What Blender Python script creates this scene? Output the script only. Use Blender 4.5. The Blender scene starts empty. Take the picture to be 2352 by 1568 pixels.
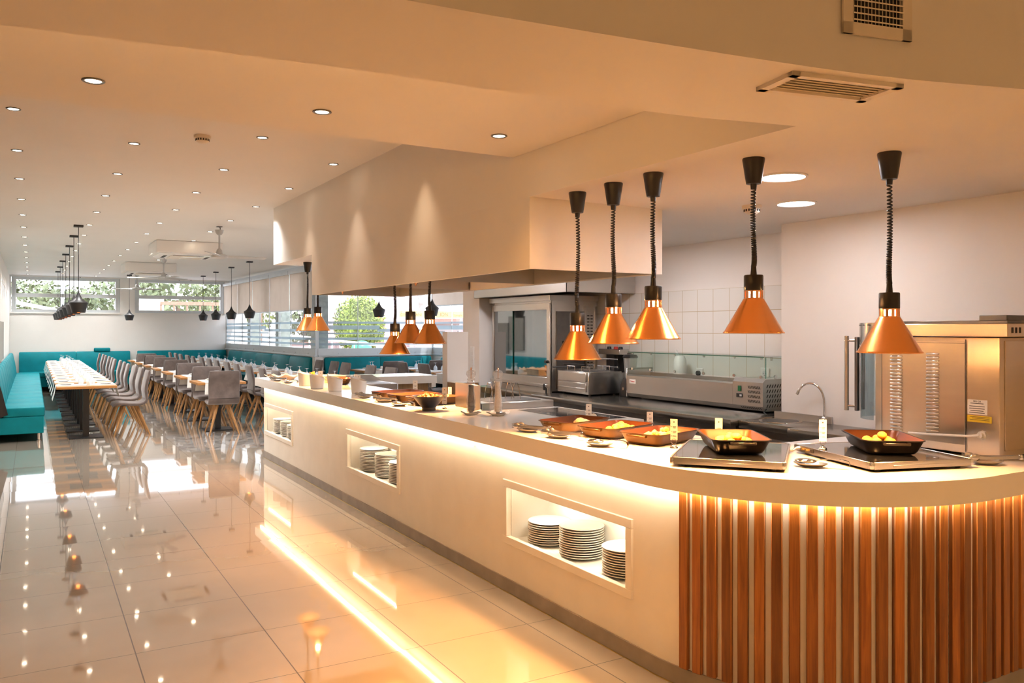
import bpy, bmesh, math, random
from mathutils import Vector, Matrix
PI = math.pi
sc = bpy.context.scene
C = sc.collection
R = random.Random(7)

# ---------------------------------------------------------------- materials
def nt(name):
    m = bpy.data.materials.new(name); m.use_nodes = True
    t = m.node_tree; b = t.nodes['Principled BSDF']
    return m, t, b
def N(t, kind, **kw):
    n = t.nodes.new(kind)
    for k, v in kw.items():
        if k in n.inputs.keys() if hasattr(n.inputs, 'keys') else False: n.inputs[k].default_value = v
        else: setattr(n, k, v)
    return n
def ramp(t, stops):
    r = t.nodes.new('ShaderNodeValToRGB'); e = r.color_ramp.elements
    while len(e) < len(stops): e.new(0.5)
    for i, (p, c) in enumerate(stops):
        e[i].position = p; e[i].color = (*c, 1)
    return r
def mixc(t, a, b, f):
    n = t.nodes.new('ShaderNodeMix'); n.data_type = 'RGBA'
    for s, v in ((6, a), (7, b)):
        if isinstance(v, tuple): n.inputs[s].default_value = (*v, 1)
        else: t.links.new(v, n.inputs[s])
    if isinstance(f, (int, float)): n.inputs[0].default_value = f
    else: t.links.new(f, n.inputs[0])
    return n.outputs[2]
def plain(name, col, rough=.5, metal=0., spec=.5, noise=0., scale=12., bump=0., coat=0., sheen=0., stretch=None, rvar=0.):
    m, t, b = nt(name)
    b.inputs['Base Color'].default_value = (*col, 1)
    b.inputs['Roughness'].default_value = rough
    b.inputs['Metallic'].default_value = metal
    b.inputs['Specular IOR Level'].default_value = spec
    b.inputs['Coat Weight'].default_value = coat
    b.inputs['Coat Roughness'].default_value = .06
    b.inputs['Sheen Weight'].default_value = sheen
    if noise or bump or rvar:
        tc = t.nodes.new('ShaderNodeTexCoord'); mp = t.nodes.new('ShaderNodeMapping')
        t.links.new(tc.outputs['Object'], mp.inputs['Vector'])
        if stretch: mp.inputs['Scale'].default_value = stretch
        nz = t.nodes.new('ShaderNodeTexNoise'); nz.inputs['Scale'].default_value = scale; nz.inputs['Detail'].default_value = 4
        t.links.new(mp.outputs[0], nz.inputs['Vector'])
        if noise:
            lo = tuple(max(0, c*(1-noise)) for c in col); hi = tuple(min(1, c*(1+noise)) for c in col)
            r = ramp(t, [(.3, lo), (.7, hi)])
            t.links.new(nz.outputs['Fac'], r.inputs[0]); t.links.new(r.outputs[0], b.inputs['Base Color'])
        if rvar:
            mr = t.nodes.new('ShaderNodeMapRange'); mr.inputs[3].default_value = max(.02, rough-rvar); mr.inputs[4].default_value = rough+rvar
            t.links.new(nz.outputs['Fac'], mr.inputs[0]); t.links.new(mr.outputs[0], b.inputs['Roughness'])
        if bump:
            bp = t.nodes.new('ShaderNodeBump'); bp.inputs['Strength'].default_value = bump; bp.inputs['Distance'].default_value = .01
            t.links.new(nz.outputs['Fac'], bp.inputs['Height']); t.links.new(bp.outputs[0], b.inputs['Normal'])
    return m
def glow(name, col, s):
    m, t, b = nt(name)
    b.inputs['Base Color'].default_value = (*col, 1)
    b.inputs['Emission Color'].default_value = (*col, 1); b.inputs['Emission Strength'].default_value = s
    return m
def glass(name, tint=(1, 1, 1), refl=1.0, body=0., bodycol=(1, 1, 1), rough=.02, ior=1.5):
    """thin clear sheet: transparent with a Fresnel reflection and a little body"""
    m = bpy.data.materials.new(name); m.use_nodes = True
    t = m.node_tree; t.nodes.clear()
    out = t.nodes.new('ShaderNodeOutputMaterial')
    tr = t.nodes.new('ShaderNodeBsdfTransparent'); tr.inputs[0].default_value = (*tint, 1)
    gl = t.nodes.new('ShaderNodeBsdfGlossy'); gl.inputs['Roughness'].default_value = rough
    lw = t.nodes.new('ShaderNodeLayerWeight'); lw.inputs['Blend'].default_value = .5
    pw = t.nodes.new('ShaderNodeMath'); pw.operation = 'POWER'; pw.inputs[1].default_value = 4.5; t.links.new(lw.outputs['Facing'], pw.inputs[0])
    mu = t.nodes.new('ShaderNodeMath'); mu.operation = 'MULTIPLY_ADD'; mu.use_clamp = True
    mu.inputs[1].default_value = .9; mu.inputs[2].default_value = .035*refl
    t.links.new(pw.outputs[0], mu.inputs[0])
    mx = t.nodes.new('ShaderNodeMixShader')
    t.links.new(mu.outputs[0], mx.inputs[0]); t.links.new(tr.outputs[0], mx.inputs[1]); t.links.new(gl.outputs[0], mx.inputs[2])
    last = mx
    if body:
        df = t.nodes.new('ShaderNodeBsdfDiffuse'); df.inputs[0].default_value = (*bodycol, 1)
        tl = t.nodes.new('ShaderNodeBsdfTranslucent'); tl.inputs[0].default_value = (*bodycol, 1)
        m1 = t.nodes.new('ShaderNodeMixShader'); m1.inputs[0].default_value = .5
        t.links.new(df.outputs[0], m1.inputs[1]); t.links.new(tl.outputs[0], m1.inputs[2])
        m2 = t.nodes.new('ShaderNodeMixShader'); m2.inputs[0].default_value = body
        t.links.new(mx.outputs[0], m2.inputs[1]); t.links.new(m1.outputs[0], m2.inputs[2]); last = m2
    t.links.new(last.outputs[0], out.inputs[0])
    return m
def wood(name, dark, light, scale=3., axis='Z', rough=.45, island=.35, coat=0.):
    m, t, b = nt(name)
    tc = t.nodes.new('ShaderNodeTexCoord'); mp = t.nodes.new('ShaderNodeMapping')
    k = {'Z': (14, 14, .7), 'X': (.7, 14, 14), 'Y': (14, .7, 14)}[axis]
    mp.inputs['Scale'].default_value = k
    geo = t.nodes.new('ShaderNodeNewGeometry')
    ad = t.nodes.new('ShaderNodeVectorMath'); ad.operation = 'ADD'
    cm = t.nodes.new('ShaderNodeCombineXYZ')
    ml = t.nodes.new('ShaderNodeMath'); ml.operation = 'MULTIPLY'; ml.inputs[1].default_value = 9.
    t.links.new(geo.outputs['Random Per Island'], ml.inputs[0])
    for i in range(3): t.links.new(ml.outputs[0], cm.inputs[i])
    t.links.new(tc.outputs['Object'], ad.inputs[0]); t.links.new(cm.outputs[0], ad.inputs[1])
    t.links.new(ad.outputs[0], mp.inputs['Vector'])
    nz = t.nodes.new('ShaderNodeTexNoise'); nz.inputs['Scale'].default_value = scale; nz.inputs['Detail'].default_value = 7
    nz.inputs['Roughness'].default_value = .62; nz.inputs['Distortion'].default_value = .6
    t.links.new(mp.outputs[0], nz.inputs['Vector'])
    r = ramp(t, [(.32, dark), (.52, tuple((a+b_)/2 for a, b_ in zip(dark, light))), (.7, light)])
    t.links.new(nz.outputs['Fac'], r.inputs[0])
    hv = t.nodes.new('ShaderNodeHueSaturation')
    mr = t.nodes.new('ShaderNodeMapRange'); mr.inputs[3].default_value = 1-island; mr.inputs[4].default_value = 1+island*.55
    t.links.new(geo.outputs['Random Per Island'], mr.inputs[0]); t.links.new(mr.outputs[0], hv.inputs['Value'])
    t.links.new(r.outputs[0], hv.inputs['Color']); t.links.new(hv.outputs[0], b.inputs['Base Color'])
    b.inputs['Roughness'].default_value = rough; b.inputs['Coat Weight'].default_value = coat
    bp = t.nodes.new('ShaderNodeBump'); bp.inputs['Strength'].default_value = .15; bp.inputs['Distance'].default_value = .004
    t.links.new(nz.outputs['Fac'], bp.inputs['Height']); t.links.new(bp.outputs[0], b.inputs['Normal'])
    return m

M = {}
M['wall'] = plain('wall_paint', (.80, .775, .74), .65, noise=.02, scale=2.5, bump=.02)
M['ceil'] = plain('ceiling_paint', (.80, .775, .735), .6, noise=.015, scale=1.5)
M['body'] = plain('counter_paint', (.80, .765, .70), .45, noise=.03, scale=5., bump=.015)
M['slab'] = plain('solid_surface', (.87, .84, .79), .10, noise=.012, scale=3., coat=.3)
M['niche'] = plain('niche_white', (.84, .83, .78), .4)
M['kick'] = plain('kick_tile', (.25, .21, .17), .35, noise=.2, scale=6.)
M['black'] = plain('black_plastic', (.012, .012, .013), .35, noise=.1)
M['blackm'] = plain('black_metal', (.02, .021, .024), .32, metal=.3, noise=.1)
M['pend'] = plain('pendant_black', (.018, .019, .021), .42, noise=.1)
M['copper'] = plain('copper', (1., .43, .13), .24, metal=1., scale=3., rvar=.05, stretch=(1, 1, 40))
M['coppol'] = plain('copper_polished', (.95, .50, .26), .12, metal=1., noise=.02)
M['lining'] = plain('lamp_lining', (.9, .72, .5), .3, metal=.3, noise=.02)
M['steel'] = plain('brushed_steel', (.58, .56, .53), .27, metal=1., noise=.02, scale=2.)
M['steelh'] = plain('brushed_steel_flat', (.60, .575, .54), .33, metal=1., noise=.025, scale=2.5, stretch=(1, 1, 8))
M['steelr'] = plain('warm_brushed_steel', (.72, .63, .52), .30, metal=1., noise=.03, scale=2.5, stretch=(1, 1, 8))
M['steelw'] = plain('worktop_steel', (.34, .325, .30), .22, metal=1., noise=.02, scale=2.)
M['steeld'] = plain('dark_steel', (.16, .155, .15), .38, metal=.9, noise=.1)
M['chrome'] = plain('chrome', (.78, .77, .75), .09, metal=1., noise=.02)
M['teal'] = plain('teal_leather', (.0005, .180, .215), .5, spec=.15, noise=.1, scale=6., bump=.05)
M['teald'] = plain('teal_button', (.002, .12, .15), .4, noise=.1)
M['velvet'] = plain('grey_velvet', (.115, .086, .076), .75, noise=.28, scale=9., sheen=.35)
M['legw'] = wood('chair_leg_wood', (.26, .12, .035), (.47, .25, .09), 2.5, 'Z', .42, .15)
M['tablew'] = wood('table_wood', (.36, .15, .035), (.60, .29, .09), 2.0, 'X', .35, .1, .2)
M['slatw'] = wood('slat_wood', (.19, .055, .008), (.42, .15, .025), 4.0, 'Z', .42, .5)
M['panelw'] = wood('panel_wood', (.25, .135, .05), (.42, .25, .10), 3.0, 'Z', .5, .1)
M['linen'] = plain('white_linen', (.82, .80, .75), .8, noise=.04, scale=20., bump=.05)
M['porc'] = plain('porcelain', (.84, .815, .765), .16, noise=.01)
M['paper'] = plain('card_paper', (.86, .82, .74), .6, noise=.02)
M['ink'] = plain('dark_print', (.06, .05, .045), .7, noise=.1)
M['redink'] = plain('red_print', (.55, .04, .03), .6, noise=.1)
M['bread'] = plain('craft_paper', (.74, .56, .36), .75, noise=.15, scale=10.)
M['glass'] = glass('stem_glass', (.97, .98, .985), 2.2, .30, (.95, .97, 1.))
M['pane'] = glass('window_pane', (.98, .99, 1.0), .8)
M['pane_g'] = glass('shield_glass', (.93, .97, .95), .9, .015, (.7, .9, .85))
M['edge_g'] = glass('glass_edge', (.25, .55, .45), .8, .3, (.1, .4, .3))
M['acryl'] = glass('clear_acrylic', (.95, .95, .94), 3.2, .2, (.95, .95, .93))
M['oveng'] = glass('oven_glass', (.30, .34, .34), 9., .05, (.10, .14, .14), .03)
M['frost'] = glass('frosted_stripe', (.75, .82, .86), .6, .62, (.50, .58, .61))
M['cylg'] = glass('cabinet_glass', (.55, .66, .70), 2.2, .18, (.35, .48, .55))
M['blackglass'] = plain('black_glass', (.012, .013, .016), .05, noise=.05, coat=1.)
M['panout'] = plain('bronze_enamel', (.085, .040, .010), .28, metal=.6, noise=.1, scale=5.)
M['panin'] = plain('copper_enamel', (.15, .042, .007), .33, metal=.3, noise=.12, scale=6.)
M['panblk'] = plain('black_enamel', (.012, .010, .009), .3, noise=.1)
M['food'] = plain('baked_food', (.85, .42, .06), .5, noise=.45, scale=45., bump=.3)
M['potato'] = plain('potato_yellow', (.90, .56, .13), .4, noise=.15, scale=30.)
M['meat'] = plain('pale_chicken', (.85, .60, .36), .45, noise=.2, scale=30.)
M['orange'] = plain('orange_slice', (.95, .36, .02), .45, noise=.15, scale=30.)
M['greens'] = plain('salad_bits', (.75, .36, .06), .5, noise=.5, scale=60.)
M['pepper'] = plain('peppercorns', (.014, .009, .007), .6, noise=.6, scale=150., bump=.3)
M['salt'] = plain('coarse_salt', (.86, .76, .66), .6, noise=.12, scale=150., bump=.2)
M['alu'] = plain('window_aluminium', (.62, .66, .68), .4, metal=.25, noise=.03)
M['white'] = plain('white_plastic', (.80, .80, .78), .4, noise=.02)
M['fan'] = plain('fan_enamel', (.48, .48, .47), .4, noise=.03)
M['gold'] = plain('brass_trim', (.6, .42, .14), .3, metal=1., noise=.05)
M['concrete'] = plain('concrete_column', (.38, .44, .41), .8, noise=.25, scale=9., bump=.2)
M['yellow'] = plain('yellow_sticker', (.85, .60, .04), .5, noise=.03)
M['green'] = plain('green_switch', (.01, .14, .05), .3, noise=.1)
M['vent'] = plain('grille_dark', (.02, .018, .015), .7, noise=.1)
M['grille'] = plain('grille_cream', (.78, .72, .62), .45, noise=.03)
M['e_led'] = glow('led_strip_glow', (1., .75, .48), 34.)
M['e_cove'] = glow('cove_glow', (1., .52, .17), 34.)
M['e_niche'] = glow('niche_led_glow', (1., .82, .60), 14.)
M['e_down'] = glow('downlight_glow', (1., .82, .60), 12.)
M['e_disc'] = glow('round_panel_glow', (1., .95, .98), 9.)
M['e_bulb'] = glow('heat_bulb_glow', (1., .60, .26), 14.)
M['e_neck'] = glow('bulb_neck_glow', (1., .50, .18), 380.)
M['e_pend'] = glow('pendant_bulb_glow', (1., .50, .14), 5.)

# blind fabric lets light through
def blind_mat():
    m = bpy.data.materials.new('blind_fabric'); m.use_nodes = True
    t = m.node_tree; t.nodes.clear()
    out = t.nodes.new('ShaderNodeOutputMaterial')
    d = t.nodes.new('ShaderNodeBsdfDiffuse'); tl = t.nodes.new('ShaderNodeBsdfTranslucent')
    tc = t.nodes.new('ShaderNodeTexCoord'); nz = t.nodes.new('ShaderNodeTexNoise'); nz.inputs['Scale'].default_value = 3.
    t.links.new(tc.outputs['Object'], nz.inputs['Vector'])
    r = ramp(t, [(.3, (.80, .73, .66)), (.7, (.85, .78, .71))]); t.links.new(nz.outputs['Fac'], r.inputs[0])
    t.links.new(r.outputs[0], d.inputs[0]); t.links.new(r.outputs[0], tl.inputs[0])
    mx = t.nodes.new('ShaderNodeMixShader'); mx.inputs[0].default_value = .45
    t.links.new(d.outputs[0], mx.inputs[1]); t.links.new(tl.outputs[0], mx.inputs[2]); t.links.new(mx.outputs[0], out.inputs[0])
    return m
M['blind'] = blind_mat()

def floor_mat():
    m, t, b = nt('glossy_floor_tile')
    tc = t.nodes.new('ShaderNodeTexCoord'); sp = t.nodes.new('ShaderNodeSeparateXYZ')
    t.links.new(tc.outputs['Object'], sp.inputs[0])
    def line(out, off, half):
        a = t.nodes.new('ShaderNodeMath'); a.operation = 'SUBTRACT'; a.inputs[1].default_value = off-.3
        t.links.new(out, a.inputs[0])
        w = t.nodes.new('ShaderNodeMath'); w.operation = 'FLOORED_MODULO'; w.inputs[1].default_value = .6
        t.links.new(a.outputs[0], w.inputs[0])
        s = t.nodes.new('ShaderNodeMath'); s.operation = 'SUBTRACT'; s.inputs[1].default_value = .3
        t.links.new(w.outputs[0], s.inputs[0])
        ab = t.nodes.new('ShaderNodeMath'); ab.operation = 'ABSOLUTE'; t.links.new(s.outputs[0], ab.inputs[0])
        lt = t.nodes.new('ShaderNodeMath'); lt.operation = 'LESS_THAN'; lt.inputs[1].default_value = half
        t.links.new(ab.outputs[0], lt.inputs[0]); return lt.outputs[0]
    lx = line(sp.outputs[0], .4207, .0028); ly = line(sp.outputs[1], .0478, .0022)
    mx = t.nodes.new('ShaderNodeMath'); mx.operation = 'MAXIMUM'
    t.links.new(lx, mx.inputs[0]); t.links.new(ly, mx.inputs[1])
    nz = t.nodes.new('ShaderNodeTexNoise'); nz.inputs['Scale'].default_value = 1.6; nz.inputs['Detail'].default_value = 3
    t.links.new(tc.outputs['Object'], nz.inputs['Vector'])
    r = ramp(t, [(.3, (.37, .31, .245)), (.7, (.42, .355, .285))]); t.links.new(nz.outputs['Fac'], r.inputs[0])
    # grey veined stone inlay in the aisle
    def rng(out, a, c):
        g = t.nodes.new('ShaderNodeMath'); g.operation = 'GREATER_THAN'; g.inputs[1].default_value = a; t.links.new(out, g.inputs[0])
        l = t.nodes.new('ShaderNodeMath'); l.operation = 'LESS_THAN'; l.inputs[1].default_value = c; t.links.new(out, l.inputs[0])
        q = t.nodes.new('ShaderNodeMath'); q.operation = 'MULTIPLY'; t.links.new(g.outputs[0], q.inputs[0]); t.links.new(l.outputs[0], q.inputs[1]); return q.outputs[0]
    q = t.nodes.new('ShaderNodeMath'); q.operation = 'MULTIPLY'
    t.links.new(rng(sp.outputs[0], 1.6207, 4.0), q.inputs[0]); t.links.new(rng(sp.outputs[1], 10.848, 12.648), q.inputs[1])
    q2 = t.nodes.new('ShaderNodeMath'); q2.operation = 'MULTIPLY'
    t.links.new(rng(sp.outputs[0], 1.6207, 2.2207), q2.inputs[0]); t.links.new(rng(sp.outputs[1], 14.45, 16.25), q2.inputs[1])
    q3 = t.nodes.new('ShaderNodeMath'); q3.operation = 'MAXIMUM'; t.links.new(q.outputs[0], q3.inputs[0]); t.links.new(q2.outputs[0], q3.inputs[1])
    mp = t.nodes.new('ShaderNodeMapping'); mp.inputs['Scale'].default_value = (2.2, 5.5, 1); mp.inputs['Rotation'].default_value = (0, 0, .5)
    t.links.new(tc.outputs['Object'], mp.inputs['Vector'])
    vz = t.nodes.new('ShaderNodeTexNoise'); vz.inputs['Scale'].default_value = 3.; vz.inputs['Detail'].default_value = 6; vz.inputs['Distortion'].default_value = 1.6
    t.links.new(mp.outputs[0], vz.inputs['Vector'])
    vr = ramp(t, [(.36, (.13, .11, .10)), (.47, (.42, .38, .34)), (.60, (.66, .62, .57))]); t.links.new(vz.outputs['Fac'], vr.inputs[0])
    col = mixc(t, r.outputs[0], vr.outputs[0], q3.outputs[0])
    col = mixc(t, col, (.035, .022, .012), mx.outputs[0])
    t.links.new(col, b.inputs['Base Color'])
    b.inputs['Roughness'].default_value = .045
    b.inputs['IOR'].default_value = 1.85; b.inputs['Coat Weight'].default_value = 1.; b.inputs['Coat IOR'].default_value = 1.6; b.inputs['Coat Roughness'].default_value = .03
    ro = t.nodes.new('ShaderNodeMapRange'); ro.inputs[3].default_value = .045; ro.inputs[4].default_value = .6
    t.links.new(mx.outputs[0], ro.inputs[0]); t.links.new(ro.outputs[0], b.inputs['Roughness'])
    bz = t.nodes.new('ShaderNodeTexNoise'); bz.inputs['Scale'].default_value = 2.2; bz.inputs['Detail'].default_value = 1
    t.links.new(tc.outputs['Object'], bz.inputs['Vector'])
    bp = t.nodes.new('ShaderNodeBump'); bp.inputs['Strength'].default_value = .002; bp.inputs['Distance'].default_value = .02
    t.links.new(bz.outputs['Fac'], bp.inputs['Height'])
    # each tile lies a hair out of level, so reflections break at the joints
    of = t.nodes.new('ShaderNodeVectorMath'); of.operation = 'SUBTRACT'; of.inputs[1].default_value = (.4207, .0478, 0); t.links.new(tc.outputs['Object'], of.inputs[0])
    sn = t.nodes.new('ShaderNodeVectorMath'); sn.operation = 'SNAP'; sn.inputs[1].default_value = (.6, .6, 9.); t.links.new(of.outputs[0], sn.inputs[0])
    wn = t.nodes.new('ShaderNodeTexWhiteNoise'); t.links.new(sn.outputs[0], wn.inputs['Vector'])
    s1 = t.nodes.new('ShaderNodeVectorMath'); s1.operation = 'MULTIPLY_ADD'; s1.inputs[1].default_value = (.006, .006, 0); s1.inputs[2].default_value = (-.003, -.003, 0); t.links.new(wn.outputs['Color'], s1.inputs[0])
    s2 = t.nodes.new('ShaderNodeVectorMath'); s2.operation = 'ADD'; t.links.new(bp.outputs[0], s2.inputs[0]); t.links.new(s1.outputs[0], s2.inputs[1])
    s3 = t.nodes.new('ShaderNodeVectorMath'); s3.operation = 'NORMALIZE'; t.links.new(s2.outputs[0], s3.inputs[0])
    t.links.new(s3.outputs[0], b.inputs['Normal']); t.links.new(s3.outputs[0], b.inputs['Coat Normal'])
    return m
M['floor'] = floor_mat()

def walltile_mat():
    m, t, b = nt('kitchen_wall_tile')
    tc = t.nodes.new('ShaderNodeTexCoord'); sp = t.nodes.new('ShaderNodeSeparateXYZ'); t.links.new(tc.outputs['Object'], sp.inputs[0])
    def line(out, off):
        a = t.nodes.new('ShaderNodeMath'); a.operation = 'SUBTRACT'; a.inputs[1].default_value = off-.09; t.links.new(out, a.inputs[0])
        w = t.nodes.new('ShaderNodeMath'); w.operation = 'FLOORED_MODULO'; w.inputs[1].default_value = .18; t.links.new(a.outputs[0], w.inputs[0])
        s = t.nodes.new('ShaderNodeMath'); s.operation = 'SUBTRACT'; s.inputs[1].default_value = .09; t.links.new(w.outputs[0], s.inputs[0])
        ab = t.nodes.new('ShaderNodeMath'); ab.operation = 'ABSOLUTE'; t.links.new(s.outputs[0], ab.inputs[0])
        lt = t.nodes.new('ShaderNodeMath'); lt.operation = 'LESS_THAN'; lt.inputs[1].default_value = .0022; t.links.new(ab.outputs[0], lt.inputs[0]); return lt.outputs[0]
    mx = t.nodes.new('ShaderNodeMath'); mx.operation = 'MAXIMUM'
    t.links.new(line(sp.outputs[1], 4.37), mx.inputs[0]); t.links.new(line(sp.outputs[2], 1.857), mx.inputs[1])
    col = mixc(t, (.76, .75, .71), (.50, .42, .28), mx.outputs[0])
    t.links.new(col, b.inputs['Base Color']); b.inputs['Roughness'].default_value = .15
    return m
M['walltile'] = walltile_mat()

def art_mat():
    m, t, b = nt('striped_print')
    tc = t.nodes.new('ShaderNodeTexCoord'); w = t.nodes.new('ShaderNodeTexWave'); w.bands_direction = 'Y'
    w.inputs['Scale'].default_value = 5.5; w.inputs['Distortion'].default_value = 2.5; w.inputs['Detail'].default_value = 3
    t.links.new(tc.outputs['Object'], w.inputs['Vector'])
    r = ramp(t, [(.35, (.03, .025, .02)), (.55, (.55, .52, .46))]); t.links.new(w.outputs['Fac'], r.inputs[0])
    t.links.new(r.outputs[0], b.inputs['Base Color']); b.inputs['Roughness'].default_value = .5
    return m
M['art'] = art_mat()

# ---------------------------------------------------------------- mesh building
class MB:
    def __init__(s): s.bm = bmesh.new(); s.T = Matrix.Identity(4)
    def box(s, x0, x1, y0, y1, z0, z1, bev=0., seg=2, rot=None):
        m = Matrix.Translation(((x0+x1)/2, (y0+y1)/2, (z0+z1)/2))
        if rot: m = m @ rot.to_4x4()
        m = s.T @ m @ Matrix.Diagonal((abs(x1-x0), abs(y1-y0), abs(z1-z0), 1))
        g = bmesh.ops.create_cube(s.bm, size=1, matrix=m)
        if bev > 0:
            es = list({e for v in g['verts'] for e in v.link_edges})
            bmesh.ops.bevel(s.bm, geom=es, offset=bev, segments=seg, affect='EDGES', profile=.5)
        return s
    def obox(s, c, size, rz=0, rx=0, ry=0, bev=0., seg=2):
        m = s.T @ Matrix.Translation(c) @ Matrix.Rotation(rz, 4, 'Z') @ Matrix.Rotation(ry, 4, 'Y') @ Matrix.Rotation(rx, 4, 'X') @ Matrix.Diagonal((*size, 1))
        g = bmesh.ops.create_cube(s.bm, size=1, matrix=m)
        if bev > 0:
            es = list({e for v in g['verts'] for e in v.link_edges})
            bmesh.ops.bevel(s.bm, geom=es, offset=bev, segments=seg, affect='EDGES', profile=.5)
        return s
    def loft(s, rings, cap=True, closed=False):
        vs = [[s.bm.verts.new(s.T @ Vector(p)) for p in r] for r in rings]
        n = len(vs[0]); k = len(vs)
        for i in range(k if closed else k-1):
            a, b = vs[i], vs[(i+1) % k]
            for j in range(n):
                try: s.bm.faces.new((a[j], a[(j+1) % n], b[(j+1) % n], b[j]))
                except ValueError: pass
        if cap and not closed:
            for r, rev in ((vs[0], True), (vs[-1], False)):
                try: s.bm.faces.new(r[::-1] if rev else r)
                except ValueError: pass
        return s
    def lathe(s, prof, c=(0, 0, 0), n=24, closed=False, a0=0., a1=None):
        rings = []
        if a1 is not None:
            for i in range(n+1):
                a = a0+(a1-a0)*i/n
                rings.append([(c[0]+r*math.cos(a), c[1]+r*math.sin(a), c[2]+z) for r, z in prof])
            vs = [[s.bm.verts.new(s.T @ Vector(p)) for p in r] for r in rings]
            for i in range(n):
                for j in range(len(prof)-1):
                    s.bm.faces.new((vs[i][j], vs[i+1][j], vs[i+1][j+1], vs[i][j+1]))
            return s
        for r, z in prof:
            rings.append([(c[0]+r*math.cos(2*PI*i/n), c[1]+r*math.sin(2*PI*i/n), c[2]+z) for i in range(n)])
        return s.loft(rings, cap=not closed, closed=closed)
    def tube(s, pts, r, n=8, cap=True):
        pts = [Vector(p) for p in pts]; rings = []
        rr_ = r if isinstance(r, (list, tuple)) else [r]*len(pts)
        up = None
        for i, p in enumerate(pts):
            d = (pts[min(i+1, len(pts)-1)]-pts[max(i-1, 0)]).normalized()
            if up is None:
                a = Vector((0, 0, 1)) if abs(d.z) < .9 else Vector((1, 0, 0))
                up = (a-d*a.dot(d)).normalized()
            else:
                up = up-d*up.dot(d)
                up = up.normalized() if up.length > 1e-6 else d.orthogonal().normalized()
            sd = d.cross(up)
            rings.append([p+(up*math.cos(2*PI*k/n)+sd*math.sin(2*PI*k/n))*rr_[i] for k in range(n)])
        return s.loft(rings, cap)
    def prism(s, poly, z0, z1):
        return s.loft([[(x, y, z0) for x, y in poly], [(x, y, z1) for x, y in poly]])
    def ball(s, c, r, sub=2, sc_=(1, 1, 1)):
        bmesh.ops.create_icosphere(s.bm, subdivisions=sub, radius=1, matrix=s.T @ Matrix.Translation(c) @ Matrix.Diagonal((r*sc_[0], r*sc_[1], r*sc_[2], 1)))
        return s
    def quad(s, a, b, c, d):
        s.bm.faces.new([s.bm.verts.new(s.T @ Vector(p)) for p in (a, b, c, d)]); return s
    def mesh(s, name, mat, smooth=38):
        bmesh.ops.recalc_face_normals(s.bm, faces=s.bm.faces)
        me = bpy.data.meshes.new(name); s.bm.to_mesh(me); s.bm.free()
        for m in (mat if isinstance(mat, (list, tuple)) else [mat]): me.materials.append(m)
        if smooth:
            me.polygons.foreach_set('use_smooth', [True]*len(me.polygons)); me.set_sharp_from_angle(angle=math.radians(smooth))
        return me
def obj(name, mb, mat, parent=None, loc=(0, 0, 0), rz=0., smooth=38, label=None):
    if isinstance(mat, str): mat = M[mat]
    o = bpy.data.objects.new(name, mb.mesh(name, mat, smooth)); C.objects.link(o)
    o.location = loc; o.rotation_euler = (0, 0, rz)
    if parent is not None: o.parent = parent
    if label: o['label'] = label
    return o
def tag(o, label, cat, group=None, kind=None):
    o['label'] = label; o['category'] = cat
    if group: o['group'] = group
    if kind: o['kind'] = kind
    return o
def thing(name, label, cat, loc=(0, 0, 0), rz=0., group=None):
    o = bpy.data.objects.new(name, None); C.objects.link(o); o.empty_display_size = .1
    o.location = loc; o.rotation_euler = (0, 0, rz)
    return tag(o, label, cat, group)
def struct(name, mb, mat, parent=None, smooth=30):
    o = obj(name, mb, mat, parent, smooth=smooth)
    if parent is None: o['kind'] = 'structure'
    return o
def dup(root, loc, rz=0., label=None, group=None):
    r = root.copy(); C.objects.link(r); r.location = loc; r.rotation_euler = (0, 0, rz)
    if label: r['label'] = label
    if group: r['group'] = group
    for ch in list(root.children):
        c = ch.copy(); C.objects.link(c); c.parent = r
        for g in list(ch.children):
            d = g.copy(); C.objects.link(d); d.parent = c
    return r
ORD = 'zeroth first second third fourth fifth sixth seventh eighth ninth tenth eleventh twelfth thirteenth fourteenth fifteenth sixteenth'.split()
def rrect(w, h, r, n=3, cx=0, cy=0):
    p = []
    for q, (sx, sy) in enumerate(((1, 1), (-1, 1), (-1, -1), (1, -1))):
        for i in range(n+1):
            a = PI/2*q+PI/2*i/n
            p.append((cx+sx*(w/2-r)+r*math.cos(a), cy+sy*(h/2-r)+r*math.sin(a)))
    return p
def text(body, size, mat, parent, loc, rot, name='lettering', ext=.0005, align='CENTER'):
    cu = bpy.data.curves.new(name, 'FONT'); cu.body = body; cu.size = size; cu.extrude = ext; cu.align_x = align
    cu.materials.append(M[mat]); o = bpy.data.objects.new(name, cu); C.objects.link(o)
    me = bpy.data.meshes.new_from_object(o.evaluated_get(bpy.context.evaluated_depsgraph_get()))
    bpy.data.objects.remove(o); o = bpy.data.objects.new(name, me); C.objects.link(o)
    o.parent = parent; o.location = loc; o.rotation_euler = rot
    return o
def spot(name, loc, power, col, angle, blend=.5, radius=.03, tgt=None):
    l = bpy.data.lights.new(name, 'SPOT'); l.energy = power; l.color = col; l.spot_size = math.radians(angle); l.spot_blend = blend; l.shadow_soft_size = radius
    o = bpy.data.objects.new(name, l); C.objects.link(o); o.location = loc
    if tgt: o.rotation_euler = (Vector(tgt)-Vector(loc)).to_track_quat('-Z', 'Y').to_euler()
    o['kind'] = 'helper'
    return o
def point(name, loc, power, col, radius=.03):
    l = bpy.data.lights.new(name, 'POINT'); l.energy = power; l.color = col; l.shadow_soft_size = radius
    o = bpy.data.objects.new(name, l); C.objects.link(o); o.location = loc; o['kind'] = 'helper'
    return o
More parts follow.
